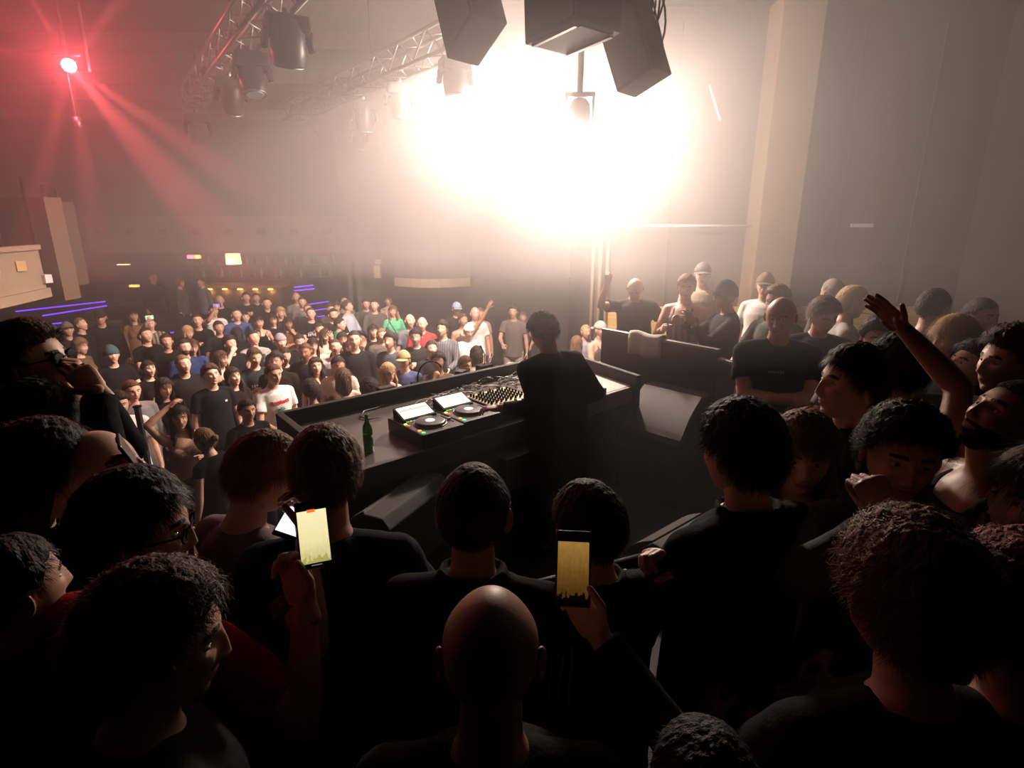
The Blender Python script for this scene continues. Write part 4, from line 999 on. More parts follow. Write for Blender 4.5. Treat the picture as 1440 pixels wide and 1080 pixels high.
a13=near(1266,642,1.55,172,(0,0,('w',1252,728,1.38,(.9,0,-.8),'fist',(0,-1,.3),(1232,695,1.40)),'front','stand'),(-10,-2,-4),'smiling young man with curly dark hair, fist held up at his chin',hair='curly',hc='dark',cloth='long',cc=(.09,.085,.10),seed=1,nstr=12000,smile=1,q=3,skin='mid')
a14=near(1280,845,.98,4,(0,0,'front','front','stand'),(0,-8,0),'person with wavy dark blond hair from behind, bottom right foreground',hair='mop',hc='light',cloth='tee',cc=BLK,seed=3,nstr=12000,headscale=1.09)
a15=near(1416,594,1.70,82,(0,0,('w',1270,462,2.10,(-.1,-1,-.1),'open',(.3,.5,.9),(1222,415,2.1)),'down','stand'),(4,30,0),'bearded man in a black tank top, head back, one arm raised high',hair='crop',hc='black',cloth='tank',cc=BLK,seed=2,beard=1,nstr=5000,q=3,skin='tan')
a16=near(1420,512,2.25,88,(0,0,'front','front','stand'),(0,2,0),'man with curly brown hair in profile facing left at the right edge',hair='curly',hc='brown',cc=BLK,seed=3,nstr=8000,q=2)
a17=near(1362,520,2.75,100,(0,0,'front','front','stand'),(-8,26,0),'dark curly haired man with face tipped upward behind the raised arm',hair='curly',hc='dark',cc=BLK,seed=1,q=1,nstr=4000)
a18=near(1343,478,3.1,84,(0,0,'front','front','stand'),(0,-10,0),'blond long haired woman in profile behind the raised arm',fem=1,hair='long',hc='blond',cc=BLK,seed=2,q=1,nstr=4000)
a19=near(1312,434,3.75,-70,(0,0,'front','front','stand'),(0,-2,0),'man with flat dark hair facing right near the far right wall',hair='crop',hc='dark',cc=(.03,.03,.035),seed=4,q=1,nstr=3000)
a20=near(1378,447,3.7,172,(0,0,'front','front','stand'),(18,0,0),'short haired man facing the camera at the upper far right',hair='crop',hc='dark',cc=(.03,.03,.035),seed=1,q=1,nstr=3000)
a21=near(1197,427,4.7,-112,(0,0,'front','front','stand'),(10,-4,0),'blond man in a white t-shirt smoking a cigarette, turned right',hair='quiff',hc='blond',cc=(.38,.36,.34),seed=2,q=1,nstr=5000,headscale=1.04)
a22=near(1158,444,4.15,160,(0,0,'hold','front','stand'),(28,-22,8),'dark haired young man in black t-shirt looking down, holding a bottle',hair='mop',hc='brown',cc=(.02,.02,.022),seed=3,q=1,nstr=5000,headscale=1.04)
beer(a22,0,'brown bottle held by the young man looking down')
a23=near(1098,446,3.65,168,(.02,0,'cross','cross','stand'),(-24,-8,0),'bald security man in a dark t-shirt with arms crossed',hair='bald',fat=1.0,cc=(.02,.022,.026),seed=4,q=2,headscale=1.04,skin='mid')
a24=near(1020,416,5.3,86,(0,0,('w',958,452,5.35,(.3,-.3,-1),'relax'),('w',975,455,5.2,(.2,.2,-1),'relax'),'stand'),(-4,-4,0),'man in dark beanie and sunglasses reaching his arm out to the left',hair='bald',hat='beanie',hatc=(.03,.035,.04),glasses='dark',cloth='long',cc=(.035,.035,.035),seed=1,q=1,headscale=1.02,skin='tan',hc='dark')
a25=near(1076,402,6.0,140,(0,0,'down','down','stand'),(10,0,0),'man in a tan cap and white t-shirt behind the security man',hair='short',hat='cap',hatc=(.16,.12,.08),cc=(.6,.58,.55),seed=2,q=1)
a26=near(1093,424,4.75,120,(0,0,'front','front','stand'),(0,-4,0),'fair haired man with glasses just behind the bald security man',hair='mop',hc='light',glasses='clear',cc=(.10,.10,.09),seed=3,q=1,nstr=3000)
a27=near(965,405,5.8,146,(0,0,'hold','down','stand'),(18,-4,0),'young man with blond curls in a patterned sleeveless shirt',hair='quiff',hc='light',cloth='tank',cc=(.22,.13,.14),seed=1,q=1,nstr=4000)
a28=near(988,386,6.7,152,(0,0,'down','down','stand'),(14,-2,0),'man in a grey cap and beige sweatshirt behind the blond one',hair='short',hat='cap',hatc=(.12,.12,.12),cloth='long',cc=(.32,.26,.2),seed=2,q=1)
a29=near(893,406,6.15,168,(.10,.03,('w',853,399,6.0,(.5,0,-1),'fist'),'hip','stand'),(0,-42,0),'bald man in a dark t-shirt, head down and one arm raised, left of the group',hair='bald',fat=.35,cc=(.03,.028,.027),seed=3,q=1,skin='mid')
a30=near(1170,412,5.2,20,(0,0,'down','down','stand'),(0,0,0),'faint grey haired person from behind in the smoke by the blond smoker',hair='crop',hc='grey',cc=(.12,.11,.1),seed=4,q=1)
a31=near(1262,520,2.35,10,(0,0,'front','front','stand'),(0,-4,0),'person with bushy black curls and a black denim jacket, back turned, behind the profile man',hair='curly',hc='black',cloth='jacket',cc=(.02,.02,.025),seed=2,q=2,nstr=9000)
a31b=near(1238,480,3.1,150,(0,0,'front','front','stand'),(0,0,0),'person in a pale grey shirt half hidden beneath the raised hand',hair='curly',hc='dark',cc=(.22,.2,.19),seed=1,q=1,nstr=3000)
a32=near(46,512,2.05,-74,(0,0,('w',138,550,2.0,(.6,0,-1),'relax',(.3,-.6,.6),(95,508,2.0)),('w',128,545,2.1,(-.4,0,-1),'fist'),'stand'),(-6,8,0),'man in dark sunglasses at the left edge cupping hands at his mouth',hair='quiff',hc='brown',cloth='jacket',cc=BLK,seed=2,glasses='dark',q=3,nstr=9000,headscale=1.04)
a33=near(48,592,1.95,-66,(0,0,'front','front','stand'),(-16,-26,0),'woman with long dark curls looking down, profile at the left edge',fem=1,hair='wavy',hc='dark',cloth='jacket',cc=BLK,seed=1,q=3,nstr=12000,skin='mid',headscale=1.02)
a34=near(58,668,1.50,-50,(0,0,'front','front','stand'),(-14,-14,0),'person with long brown hair from behind, left of the bald man',fem=1,hair='wavy',hc='dark',cloth='jacket',cc=BLK,seed=3,q=2,nstr=12000,headscale=1.04)
a35=near(20,830,1.25,-30,(0,0,'front','front','stand'),(0,0,0),'person in a pale knit collar, almost black, at the lower left edge',hair='short',hc='dark',cloth='jacket',cc=(.10,.08,.07),seed=4,q=2,nstr=3000)
a37=near(1462,705,1.35,90,(0,0,'front','front','stand'),(0,0,0),'brown haired person cut off by the right edge under the tank top man',fem=1,hair='long',hc='brown',cc=BLK,seed=2,q=2,nstr=5000)
a38=near(1428,862,.98,20,(0,0,'front','front','stand'),(0,0,0),'person with dark reddish hair cut off at the bottom right corner',hair='mop',hc='red',cc=BLK,seed=1,q=2,nstr=5000)
a39=near(990,1120,.88,10,(0,0,('w',834,882,1.15,(.5,-.2,-1),'phone',(0,1,.1),(806,830,1.18)),'front','stand'),(0,0,0),'black haired person in bottom shadow holding up the right phone',hair='short',hc='black',cloth='long',cc=BLK,seed=3,q=2,nstr=3000)  # black long sleeves stand in for shade on the bare forearm
# small marks
x0,z0=-.02,1.335
decal(a23,mg([quadgrid(x0+i*.013,x0+i*.013+.009,z0,z0+.013,1,1) for i in range(7)]),(.35,.33,.33),'chest_lettering')
decal(a22,mg([quadgrid(-.10+.03*i,-.085+.03*i,1.24-.01*(i%2),1.262,1,1) for i in range(2)]),(.45,.2,.12),'shirt_print')
decal(a5,mg([quadgrid(-.17+.02*i,-.165+.02*i,1.2,1.46,1,8) for i in range(3)]),(.4,.38,.38),'jacket_stripes',back=True)
# cigarettes
def cig(info,l):
    w=[info.o.matrix_basis@info.hm@Vector(p) for p in ((.006,.097,-.062),(.012,.172,-.068))]
    tag(obj('cigarette',tube(w,.0042,8),mat('cigarette_paper',(.8,.75,.7),.8),smooth=True),l,'cigarette')
cig(a21,'white cigarette in the mouth of the blond man in white')
# phones near
SM1=screen_mat('filming_screen',(1,.88,.52),(.88,.76,.38),(.42,.38,.11),1.0); SM2=screen_mat('filming_screen_dim',(.52,.27,.06),(.20,.09,.015),(.003,.002,.001),.62)
def face_cam(p,tilt=0,roll=0):
    d=(Vector((0,0,CZ))-p); yaw=math.atan2(d.x,-d.y); pit=math.atan2(d.z,math.hypot(d.x,d.y))
    return (-pit+tilt,roll,yaw)
def near_phone(px,py,t,label,scr,es=1,roll=0,tilt=0,ui=None,w=.074,h=.155,yaw=0):
    p=at_t(px,py,t); r=face_cam(p,math.radians(tilt),math.radians(roll)); r=(r[0],r[1],r[2]+math.radians(yaw)); return phone(p,label,r,scr,es,w,h,ui=ui,group=None)
def px_of(p):
    v=Vector(p)-Vector((0,0,CZ)); d=v.y*math.cos(TH)-v.z*math.sin(TH); u_=v.y*math.sin(TH)+v.z*math.cos(TH); return (round(720+FP*v.x/d),round(540-FP*u_/d),round(d,3))
DBGL=[]
for n_,i_ in (('a8',a8),('a39',a39),('a15',a15),('a32',a32),('dj',dj),('a3',a3),('a7',a7)):
    for q_ in (0,1): A_=i_.k.arm[q_]; DBGL.append((n_,q_,'sh',px_of(to_world(i_,A_[0])),'el',px_of(to_world(i_,A_[1])),'wr',px_of(to_world(i_,A_[2])),'hand',px_of(handpt(i_,q_)),'s',round(i_.s,2)))
near_phone(441,751,px_of(handpt(a8,0,.06,0))[2]-.028,'phone filming the bright stage, held by the man in glasses with a red sleeve',SM1,roll=0,ui=1)
near_phone(806,799,px_of(handpt(a39,0,.06,0))[2]-.028,'phone with a dim amber picture, held up right of the centre',SM2,roll=-1,w=.070,h=.145)
near_phone(421,722,1.50,'bright white phone screen held by the grey mauve shirted man',(.9,.95,1.1),1.1,roll=20,tilt=-35,yaw=-25)
near_phone(193,654,1.32,'dark phone seen edge on beside the bald man at left',None,roll=-8,yaw=90)
# ================================================================ CROWD ON THE FLOOR
CR='''26,453,1.80,0,crop,dark,tee,.03,.03,.03,down,down,0,mid|dark haired man against the purple steps at the far left
92,452,1.78,0,short,brown,jacket,.05,.035,.03,down,down,10,mid,cap,.12,.11,.10|man in a dark cap left of the three men by the purple steps
112,450,1.80,0,crop,light,tee,.02,.02,.02,down,down,35,fair|short fair haired man in profile beside the dark capped man
139,436,1.86,0,bald,dark,hoodie,.02,.02,.02,down,down,-10,mid,cap,.02,.02,.02|heavy man in black hoodie and black cap by the steps
110,474,1.76,1,bob,light,long,.10,.07,.04,down,down,40,fair|person with bushy golden brown hair behind the cupped hands
154,485,1.78,0,bald,dark,tee,.02,.022,.025,down,hold,0,fair,beanie,.04,.09,.09|man in a teal knitted beanie holding a yellow drink
186,435,1.72,1,long,brown,cardigan,.20,.10,.05,down,down,0,fair|woman in a long brown coat over a white top
209,444,1.76,0,short,dark,long,.12,.09,.07,phoneup,flat,0,fair|man in a striped jumper raising a green lit phone
203,459,1.80,0,crop,dark,tee,.012,.012,.014,flat,down,20,fair|man in plain black t-shirt with a hand on his chest
213,378,1.84,0,short,dark,jacket,.03,.025,.02,down,down,20,tan|man in a dark jacket and white shirt standing high near the bar
254,402,1.70,1,bob,light,long,.08,.06,.05,down,down,60,fair|fair haired person by the bar behind the low wall
283,396,1.72,0,short,brown,long,.15,.14,.14,down,down,-60,fair|person in a grey sweater with back turned near the bar
299,428,1.76,0,short,dark,tee,.75,.70,.66,phoneup,down,10,fair|man in a white t-shirt lifting a phone overhead
308,414,1.80,0,bald,dark,tee,.02,.02,.02,hold,down,0,fair|bald man in black behind the raised phone
276,440,1.80,0,crop,dark,tee,.015,.015,.018,hold,down,0,fair|tall man in black t-shirt left of the raised phone man
262,457,1.66,1,bob,blond,long,.02,.02,.02,hold,down,15,fair|woman with a blond fringe bob holding a yellow cup
257,475,1.78,0,crop,dark,tee,.02,.03,.09,down,down,10,fair|bearded man in a dark blue t-shirt under the blond bob woman
331,432,1.82,0,crop,dark,hoodie,.05,.08,.20,pocket,pocket,5,fair|man in a blue hoodie with small yellow lettering
344,441,1.70,1,bun,dark,long,.05,.04,.04,down,down,10,fair|dark haired woman peeking right of the blue hoodie man
345,410,1.80,0,short,dark,long,.03,.03,.03,clasp,clasp,0,fair|man in black far back below the bar downlights
359,411,1.74,0,short,brown,long,.04,.035,.03,down,down,0,fair|dim person far back right of the man below the bar lights
374,417,1.86,0,crop,dark,polo,.015,.015,.017,down,down,5,fair|tall man in a black polo with a tiny white badge
363,443,1.70,1,pony,dark,tank,.02,.02,.02,phone,phone,0,fair|woman holding both hands up to film with her phone
355,463,1.78,0,crop,dark,tee,.30,.29,.28,chin,down,0,fair|man in a light grey t-shirt with a dark cross strap
322,471,1.76,0,curly,dark,tee,.02,.02,.02,mouth,down,10,fair|curly haired man with a hand at his mouth smoking
332,459,1.66,1,long,black,long,.02,.02,.02,down,down,170,fair|person with long black hair seen from behind in the left crowd
356,488,1.78,0,quiff,brown,tee,.06,.065,.065,hold,down,-5,fair|smiling man in a washed black t-shirt with grey print
255,497,1.80,0,crop,light,hoodie,.035,.030,.030,down,down,0,fair|stocky fair haired man in a plain dark grey hoodie
270,486,1.70,1,long,brown,long,.03,.06,.20,down,down,10,mid|person in bright blue behind the dark grey hoodie man
309,492,1.66,1,long,brown,strappy,.02,.02,.02,down,down,30,fair|woman with a brown hairband turned away beside the hoodie man
394,431,1.68,1,wavy,blond,long,.05,.05,.05,down,down,5,fair|woman with long platinum wavy hair at the back
384,446,1.68,1,long,dark,long,.03,.03,.03,down,down,0,fair|dark haired woman below the platinum haired one
404,445,1.68,1,wavy,dark,dress,.10,.05,.02,flat,chin,15,tan|woman with dark curls in a low cut bronze dress
416,410,1.80,0,bald,dark,long,.20,.19,.18,down,down,0,fair|bald man in a grey top at the very back centre left
424,416,1.80,0,crop,dark,long,.17,.16,.155,down,down,0,fair|man in a grey sweater with a cross body strap at the back
432,426,1.72,0,crop,light,long,.06,.05,.05,down,down,0,fair|person whose head shows between the grey sweater and crossed arms man
436,431,1.80,0,crop,brown,tee,.014,.014,.015,cross,cross,5,fair|man with arms crossed in a black t-shirt with white print
464,425,1.72,0,short,brown,long,.07,.06,.05,down,down,0,fair|brown haired person behind the bearded man with clasped hands
473,427,1.70,1,bob,brown,long,.06,.05,.05,down,down,0,fair|woman with short brown hair right behind the bearded clasping man
468,432,1.80,0,crop,dark,tee,.04,.03,.025,clasp,clasp,10,fair|bearded man clasping both hands before his chest
488,421,1.84,0,short,brown,long,.42,.44,.52,down,front,60,fair|man in a pale blue shirt with his back half turned
484,417,1.74,0,bald,light,tee,.2,.18,.16,down,down,0,fair|pale headed man half hidden behind the pale blue shirt
514,418,1.78,0,crop,dark,long,.10,.085,.075,down,down,0,fair|man in brown left of the man in the grey brown sweater
526,420,1.82,0,crop,dark,long,.09,.075,.07,front,front,0,fair|man in a grey brown sweater with hands held together
545,405,1.72,1,bun,brown,dress,.25,.18,.12,down,flat,5,fair|woman in a leopard print dress standing tallest at the back
552,429,1.68,1,wavy,light,long,.12,.50,.28,down,pocket,0,fair|curly haired woman in a bright green sweater and jeans
536,460,1.70,0,crop,light,tee,.10,.08,.07,down,down,0,fair|pale lit face in front of the green sweater woman
477,445,1.76,0,crop,dark,jacket,.02,.22,.15,front,front,70,fair|man in a green track jacket bending to the side
456,461,1.68,1,long,brown,strappy,.45,.43,.42,down,down,10,fair|woman in a light grey sleeveless top
439,474,1.66,1,long,dark,strappy,.5,.45,.42,down,down,5,fair|brunette woman in a cream top touching her face
428,480,1.80,0,crop,brown,polo,.025,.03,.045,down,front,-35,tan|man in a navy polo shirt in profile
497,463,1.92,0,crop,dark,long,.025,.025,.027,down,down,-10,fair|very tall man in a black sweatshirt looking up
507,470,1.70,1,bun,light,long,.06,.05,.05,down,down,0,fair|face peeking from behind the very tall man in black
471,482,1.76,0,crop,brown,tee,.55,.53,.50,down,down,-10,fair|man in a bright white t-shirt behind the dark haired one
474,499,1.72,0,short,black,tee,.48,.40,.36,down,down,-20,mid|black haired man in a cream t-shirt close to the booth
443,502,1.66,1,wavy,dark,strappy,.04,.03,.03,down,down,0,fair|woman with long dark wavy hair facing the lamp
393,468,1.76,0,short,dark,tee,.02,.02,.022,down,flat,-5,fair,cap_back,.25,.22,.26|man in a lilac cap worn backwards with a bag strap
387,493,1.78,0,quiff,black,jacket,.035,.022,.015,down,down,-30,fair|man in an open dark jacket over a white shirt
382,509,1.84,0,crop,brown,tee,.68,.63,.60,front,down,5,fair|man in a white t-shirt with a red and green print
548,467,1.80,0,curly,dark,tee,.05,.055,.07,down,down,-40,fair|dark curly haired man with head bowed right of the tall one
545,510,1.70,1,wavy,blond,strappy,.5,.35,.2,chin,down,10,fair|blond woman in white sunglasses resting her chin on a hand
481,516,1.70,1,long,brown,strappy,.3,.16,.09,down,down,170,fair|woman with very long brown hair, back turned near the booth
496,523,1.66,1,pony,brown,tee,.05,.05,.06,wave,down,20,fair|woman lifting an open hand beside the long haired woman
482,482,1.70,1,bob,dark,tee,.03,.03,.03,down,down,0,mid|dark face between the white t-shirt man and the tall man
576,440,1.82,0,bald,dark,tee,.13,.13,.14,down,down,5,fair|man with cropped hair in a grey t-shirt left of the red one
593,444,1.82,0,bald,brown,polo,.38,.035,.04,down,down,-5,fair|balding man in a red polo shirt
584,461,1.82,0,mop,black,long,.05,.05,.04,hold,down,-10,fair|dark fringed man in dark green looking down at his drink
622,450,1.86,0,curly,dark,long,.10,.105,.115,down,front,-25,fair|dark haired man in a grey striped shirt facing right
651,440,1.78,0,short,brown,tank,.07,.055,.05,down,wave,20,tan|man with bent raised arm behind the striped shirt man
642,424,1.85,0,short,dark,tee,.05,.05,.06,down,down,10,mid,cap,.30,.36,.48|far person in a pale blue cap before the dark wall
659,455,1.78,0,short,dark,tee,.75,.72,.68,down,down,0,fair,cap_back,.7,.68,.65|man in glasses and white t-shirt with white backwards cap
668,437,1.86,0,bald,dark,tee,.85,.82,.78,down,down,10,fair|tall man in a glaring white t-shirt by the dark door
675,431,1.76,1,bun,light,tee,.4,.3,.28,down,down,0,fair|fair person partly behind the glaring white t-shirt
722,428,1.84,0,curly,dark,tee,.16,.13,.12,front,down,-10,fair|man in a dark top and pale trousers by the doorway
735,444,1.66,1,pony,light,tank,.16,.13,.12,front,front,0,fair|blond woman talking beside the man in pale trousers
567,492,1.76,0,short,dark,tee,.06,.07,.15,hold,down,-35,fair,cap,.34,.26,.15|man in a beige cap and blue t-shirt in profile
616,495,1.74,0,curly,dark,long,.09,.065,.05,chin,hold,-20,tan|curly haired man with pale blue cup close to the booth
654,500,1.66,0,mop,brown,tee,.12,.08,.05,down,down,20,fair|brown haired person with glasses at the booth edge
670,485,1.68,1,long,dark,cardigan,.42,.40,.38,down,down,10,dark|woman with long dark hair in a pale cardigan
824,455,1.74,0,crop,blond,tee,.30,.32,.40,down,down,20,fair|fair haired person right behind the DJ, small
845,451,1.89,0,crop,light,tank,.10,.08,.07,hold,down,30,fair,cap_back,.4,.36,.33|person in a pale cap left of the side barrier
811,472,1.62,1,wavy,light,tee,.2,.14,.1,down,down,150,fair|woman with light curls just right of the DJ
206,505,1.66,1,bun,dark,tee,.02,.02,.02,down,down,15,fair|smiling woman in a black t-shirt with a gold print
294,511,1.80,0,mop,brown,tee,.022,.022,.026,down,down,0,fair|young man in a tight black t-shirt with a small white mark
326,516,1.66,1,wavy,dark,long,.035,.022,.02,down,clasp,5,fair|woman with long brown waves right of the tight black t-shirt
249,570,1.66,1,wavy,dark,strappy,.30,.20,.15,head,hold,-15,fair|woman in a beige top raising a hand to her head
284,599,1.64,1,bun,light,dress,.012,.012,.013,down,down,195,fair|woman with a blond bun in a black satin dress, back turned
182,532,1.76,0,crop,brown,cardigan,.13,.12,.12,hold,down,5,fair|man in a grey cardigan over a dark printed t-shirt
164,549,1.76,0,mop,dark,tee,.70,.64,.60,hold,down,-15,fair|man with dark curls in a white t-shirt behind the steel post
132,590,1.72,0,short,dark,jacket,.01,.06,.035,down,down,0,fair|person in a dark green track jacket with white stripes
436,535,1.64,1,afro,dark,tee,.03,.025,.02,down,down,175,tan|person with bushy dark curls, back turned just behind the booth
470,553,1.62,0,short,brown,tee,.03,.03,.03,down,down,175,fair|brown head of hair just above the booth edge
519,533,1.66,0,afro,black,tee,.02,.02,.02,down,down,150,tan|black curly head just left of the blond sunglasses woman
448,455,1.72,0,short,dark,long,.04,.035,.03,down,down,0,fair|dim dark haired man left of the light grey top woman
400,500,1.70,0,short,dark,tee,.03,.03,.03,down,down,5,fair|dim dark haired person behind the white palm t-shirt
306,450,1.72,0,short,dark,tee,.03,.03,.03,down,down,0,mid|dim person in black directly below the white t-shirt phone man
606,478,1.70,0,short,dark,tee,.05,.05,.05,down,down,10,fair|shadowed person between the striped shirt and the dark green man
525,470,1.70,1,long,dark,tee,.05,.045,.04,down,down,10,fair|shadowed woman right of the very tall man
232,468,1.74,0,short,dark,tee,.02,.02,.02,down,down,0,mid|shadowed man between the chest hand man and blue shirt man
230,540,1.68,1,long,dark,tee,.02,.02,.02,down,down,0,mid|shadowed woman in black just behind the hand on head woman
345,560,1.66,0,short,dark,tee,.02,.02,.02,down,down,0,mid|shadowed person left of the white palm t-shirt man
420,470,1.68,0,short,dark,tee,.03,.03,.03,down,down,0,fair|shadowed head between the lilac cap and navy polo men'''
def floor_at(px,py,h):
    for fl,y0,y1 in ((0,0,13.9),(.3,14.1,15.4)):
        p=at_z(px,py,fl+h)
        if y0<=p.y<y1 and (fl==0 or p.x<-4.4): return fl,p
    if at_z(px,py,h).x>-4.6:
        p=at_z(px,py,h); 
        if p.y>13.4: p=at_y(px,py,13.3)
        return 0,p
    return .3,at_y(px,py,14.6)
BOOTH=(FL+FR)/2; CP=[]; FACE=Vector((.6,6.2,0))
placed=[]
for n_,line in enumerate(CR.split('\n')):
    d,lab=line.split('|'); d=d.split(',')
    px,py,h,fem=float(d[0]),float(d[1]),float(d[2]),int(d[3])
    fl,p=floor_at(px,py,h+.02)
    if h>1.9: pass
    # keep clear of the booth front and of each other
    for it in range(30):
        mv=False
        for q in placed:
            if abs(q[2]-fl)<.1:
                dx=Vector((p.x-q[0],p.y-q[1]))
                if dx.length<.36:
                    r=p.normalized() if False else Vector((p.x,p.y)).normalized()
                    p=Vector((p.x+r.x*.06,p.y+r.y*.06,p.z)); mv=True
        if not mv: break
    placed.append((p.x,p.y,fl))
    dx=FACE.x-p.x; dy=FACE.y-p.y; face=math.degrees(math.atan2(-dx,dy))
    turn=float(d[12]); 
    # camera direction blend: people look between lamp and camera side
    fc=math.degrees(math.atan2(p.x,-p.y+.001)); fc=(fc+360)%360; f1=(face+360)%360; base_=f1*.35+fc*.65 if px<800 else 190
    hat=d[14] if len(d)>14 else None; hatc=tuple(float(x) for x in d[15:18]) if hat else None
    near_=py>500
    r=random.Random(n_)
    pants=('trousers',(.02,.02,.025)) if n_%4 else ('trousers',(.06,.08,.14))
    if px==722: pants=('trousers',(.45,.40,.32))
    if px==552: pants=('trousers',(.14,.2,.32))
    kw={}
    if px==545 and py==510: kw['glasses']='clear'
    if px in(659,654): kw['glasses']='clear'
    if px in(257,468): kw['beard']=1
    hh=Vector((p.x,p.y,fl+h*1-.118*h/1.78))
    inf=person(head=hh,floor=fl,face=base_+turn,pose=(.02,0,d[10],d[11],'stand'),hd=(round(r.uniform(-10,10)/5)*5,round(r.uniform(-8,14)/4)*4,0),fem=fem,skin=d[13],nstr=1100,hair=d[4],hc=d[5],cloth=d[6],cc=tuple((float(x)*.35 if max(map(float,d[7:10]))<.07 else float(x)) for x in d[7:10]),pants=pants[0],pc=pants[1],
      s=h/1.78,q=1 if near_ else 0,label=lab.replace(',',', ').replace('  ',' '),seed=n_,hat=hat,hatc=hatc or (0,0,0),group='people in the crowd on the dance floor',fat=.8 if 'heavy' in lab or 'stocky' in lab else (.25 if n_%5==0 else 0),smile=1 if 'smil' in lab else 0,**kw)
    inf.px=(px,py); CP.append(inf)
def who(px,py): return [c for c in CP if c.px==(px,py)][0]
cup(who(154,485),1,'yellow drink in a clear cup held by the teal beanie man')
cup(who(262,457),0,'yellow drink in a cup held by the blond bob woman')
cup(who(584,461),0,'pale yellow cup held by the dark fringed man in green')
cup(who(616,495),1,'pale blue cup held by the curly haired man at the booth',(.3,.45,.65))
cup(who(567,492),0,'clear cup held up by the man in the beige cap',(.5,.4,.3))
for (px,py),col,es,l in (((209,444),(.35,1,.6),.8,'small phone glowing green held above the striped jumper man'),((299,428),(.2,.2,1),.7,'phone glowing blue violet raised by the white t-shirt man'),((363,443),(.03,.03,.03),.1,'dark phone held in both hands by the filming woman')):
    i_=who(px,py); p=handpt(i_,0,.1,.02); r=face_cam(p); phone(p,l,(r[0],math.radians(90 if px<350 else 0),r[2]),col,es)
# shirt prints
w=who(382,509)
decal(w,mg([quadgrid(-.11+.032*i,-.083+.032*i,1.335+.004*(i%2),1.375-.003*(i%3),1,1) for i in range(7)]),(.5,.03,.05),'red_print')
pl=[quadgrid(-.006,.012,1.18,1.27,1,4)]
for i in range(7):
    a=PI*(.02+i*.16); c0=(.003,1.27); e=(c0[0]+.075*math.cos(a),c0[1]+.05*math.sin(a)-.01); e2=(e[0]+.012,e[1]-.03)
    pl.append(([c0,(c0[0]+.02*math.cos(a)+.01,c0[1]+.035*math.sin(a)-.01),e,(c0[0]+.03*math.cos(a),c0[1]+.01*math.sin(a)+.012)],[(0,1,2,3)]))
decal(w,mg(pl),(.02,.22,.09),'palm_print')
w=who(294,511); decal(w,mg([quadgrid(-.10,-.092,1.345,1.37,1,2),quadgrid(-.082,-.074,1.345,1.37,1,2),quadgrid(-.092,-.082,1.354,1.361,1,1)]),(.8,.8,.8),'small_chest_mark')
w=who(436,431); decal(w,mg([quadgrid(-.09+.03*i,-.072+.03*i,1.26+.01*math.sin(i*2),1.31+.01*math.cos(i*3),1,2) for i in range(7)]+[quadgrid(-.08,.09,1.325,1.332,3,1)]),(.6,.58,.55),'white_print')
w=who(356,488); decal(w,mg([quadgrid(-.09+.028*i,-.074+.028*i,1.28+.012*math.sin(i*2),1.31,1,2) for i in range(7)]),(.28,.28,.27),'grey_print')
w=who(206,505); decal(w,mg([quadgrid(-.06+.03*i,-.04+.03*i,1.20+.02*(i%2),1.28,1,2) for i in range(5)]),(.5,.33,.12),'gold_print')
w=who(182,532); decal(w,mg([quadgrid(-.05+.025*i,-.035+.025*i,1.24+.01*(i%2),1.29,1,2) for i in range(4)]),(.12,.3,.38),'blue_print')
w=who(331,432); decal(w,mg([quadgrid(-.05+.03*i,-.03+.03*i,1.27,1.29,1,1) for i in range(4)]),(.6,.5,.08),'yellow_lettering')
w=who(374,417); decal(w,quadgrid(-.10,-.085,1.36,1.375,1,1),(.7,.7,.7),'small_badge')
# straps
def strap(info,col,l='cross_strap',w=.018):
    v=[];n=14
    for i in range(n+1):
        t=i/n; v+=[(.10-.22*t-w,1.44-.42*t),(.10-.22*t+w,1.44-.42*t+w)]
    decal(info,(v,[(2*i,2*i+1,2*i+3,2*i+2) for i in range(n)]),col,l)
strap(who(355,463),(.02,.02,.02)); strap(who(424,416),(.03,.03,.03)); strap(who(393,468),(.35,.33,.32),w=.008); strap(who(552,429),(.03,.05,.04)); strap(who(576,440),(.03,.03,.03)); strap(who(186,435),(.03,.03,.03))
# leopard pattern
def leopard():
    m=bpy.data.materials.new('leopard_fabric'); m.use_nodes=True; nt=m.node_tree; b=nt.nodes['Principled BSDF']; v=nt.nodes.new('ShaderNodeTexVoronoi'); v.inputs['Scale'].default_value=26
    tc=nt.nodes.new('ShaderNodeTexCoord'); nt.links.new(tc.outputs['Object'],v.inputs['Vector']); r=nt.nodes.new('ShaderNodeValToRGB'); r.color_ramp.interpolation='CONSTANT'
    e=r.color_ramp.elements; e[0].color=(.03,.02,.015,1); e[1].position=.32; e[1].color=(.5,.38,.27,1); nt.links.new(v.outputs['Distance'],r.inputs[0]); nt.links.new(r.outputs[0],b.inputs['Base Color']); b.inputs['Roughness'].default_value=.9; return m
who(545,405).shirt.material_slots[0].material=leopard()
def plaid(name,c1,c2,sc):
    m=bpy.data.materials.new(name); m.use_nodes=True; nt=m.node_tree; b=nt.nodes['Principled BSDF']; v=nt.nodes.new('ShaderNodeTexWave'); v.inputs['Scale'].default_value=sc; v.inputs['Distortion'].default_value=1.5
    tc=nt.nodes.new('ShaderNodeTexCoord'); nt.links.new(tc.outputs['Object'],v.inputs['Vector']); r=nt.nodes.new('ShaderNodeValToRGB'); e=r.color_ramp.elements; e[0].position=.4; e[1].position=.6; e[0].color=(*c1,1); e[1].color=(*c2,1)
    nt.links.new(v.outputs['Fac'],r.inputs[0]); nt.links.new(r.outputs[0],b.inputs['Base Color']); b.inputs['Roughness'].default_value=.9; return m
a27.shirt.material_slots[0].material=plaid('patterned_fabric',(.24,.15,.15),(.13,.08,.08),5)
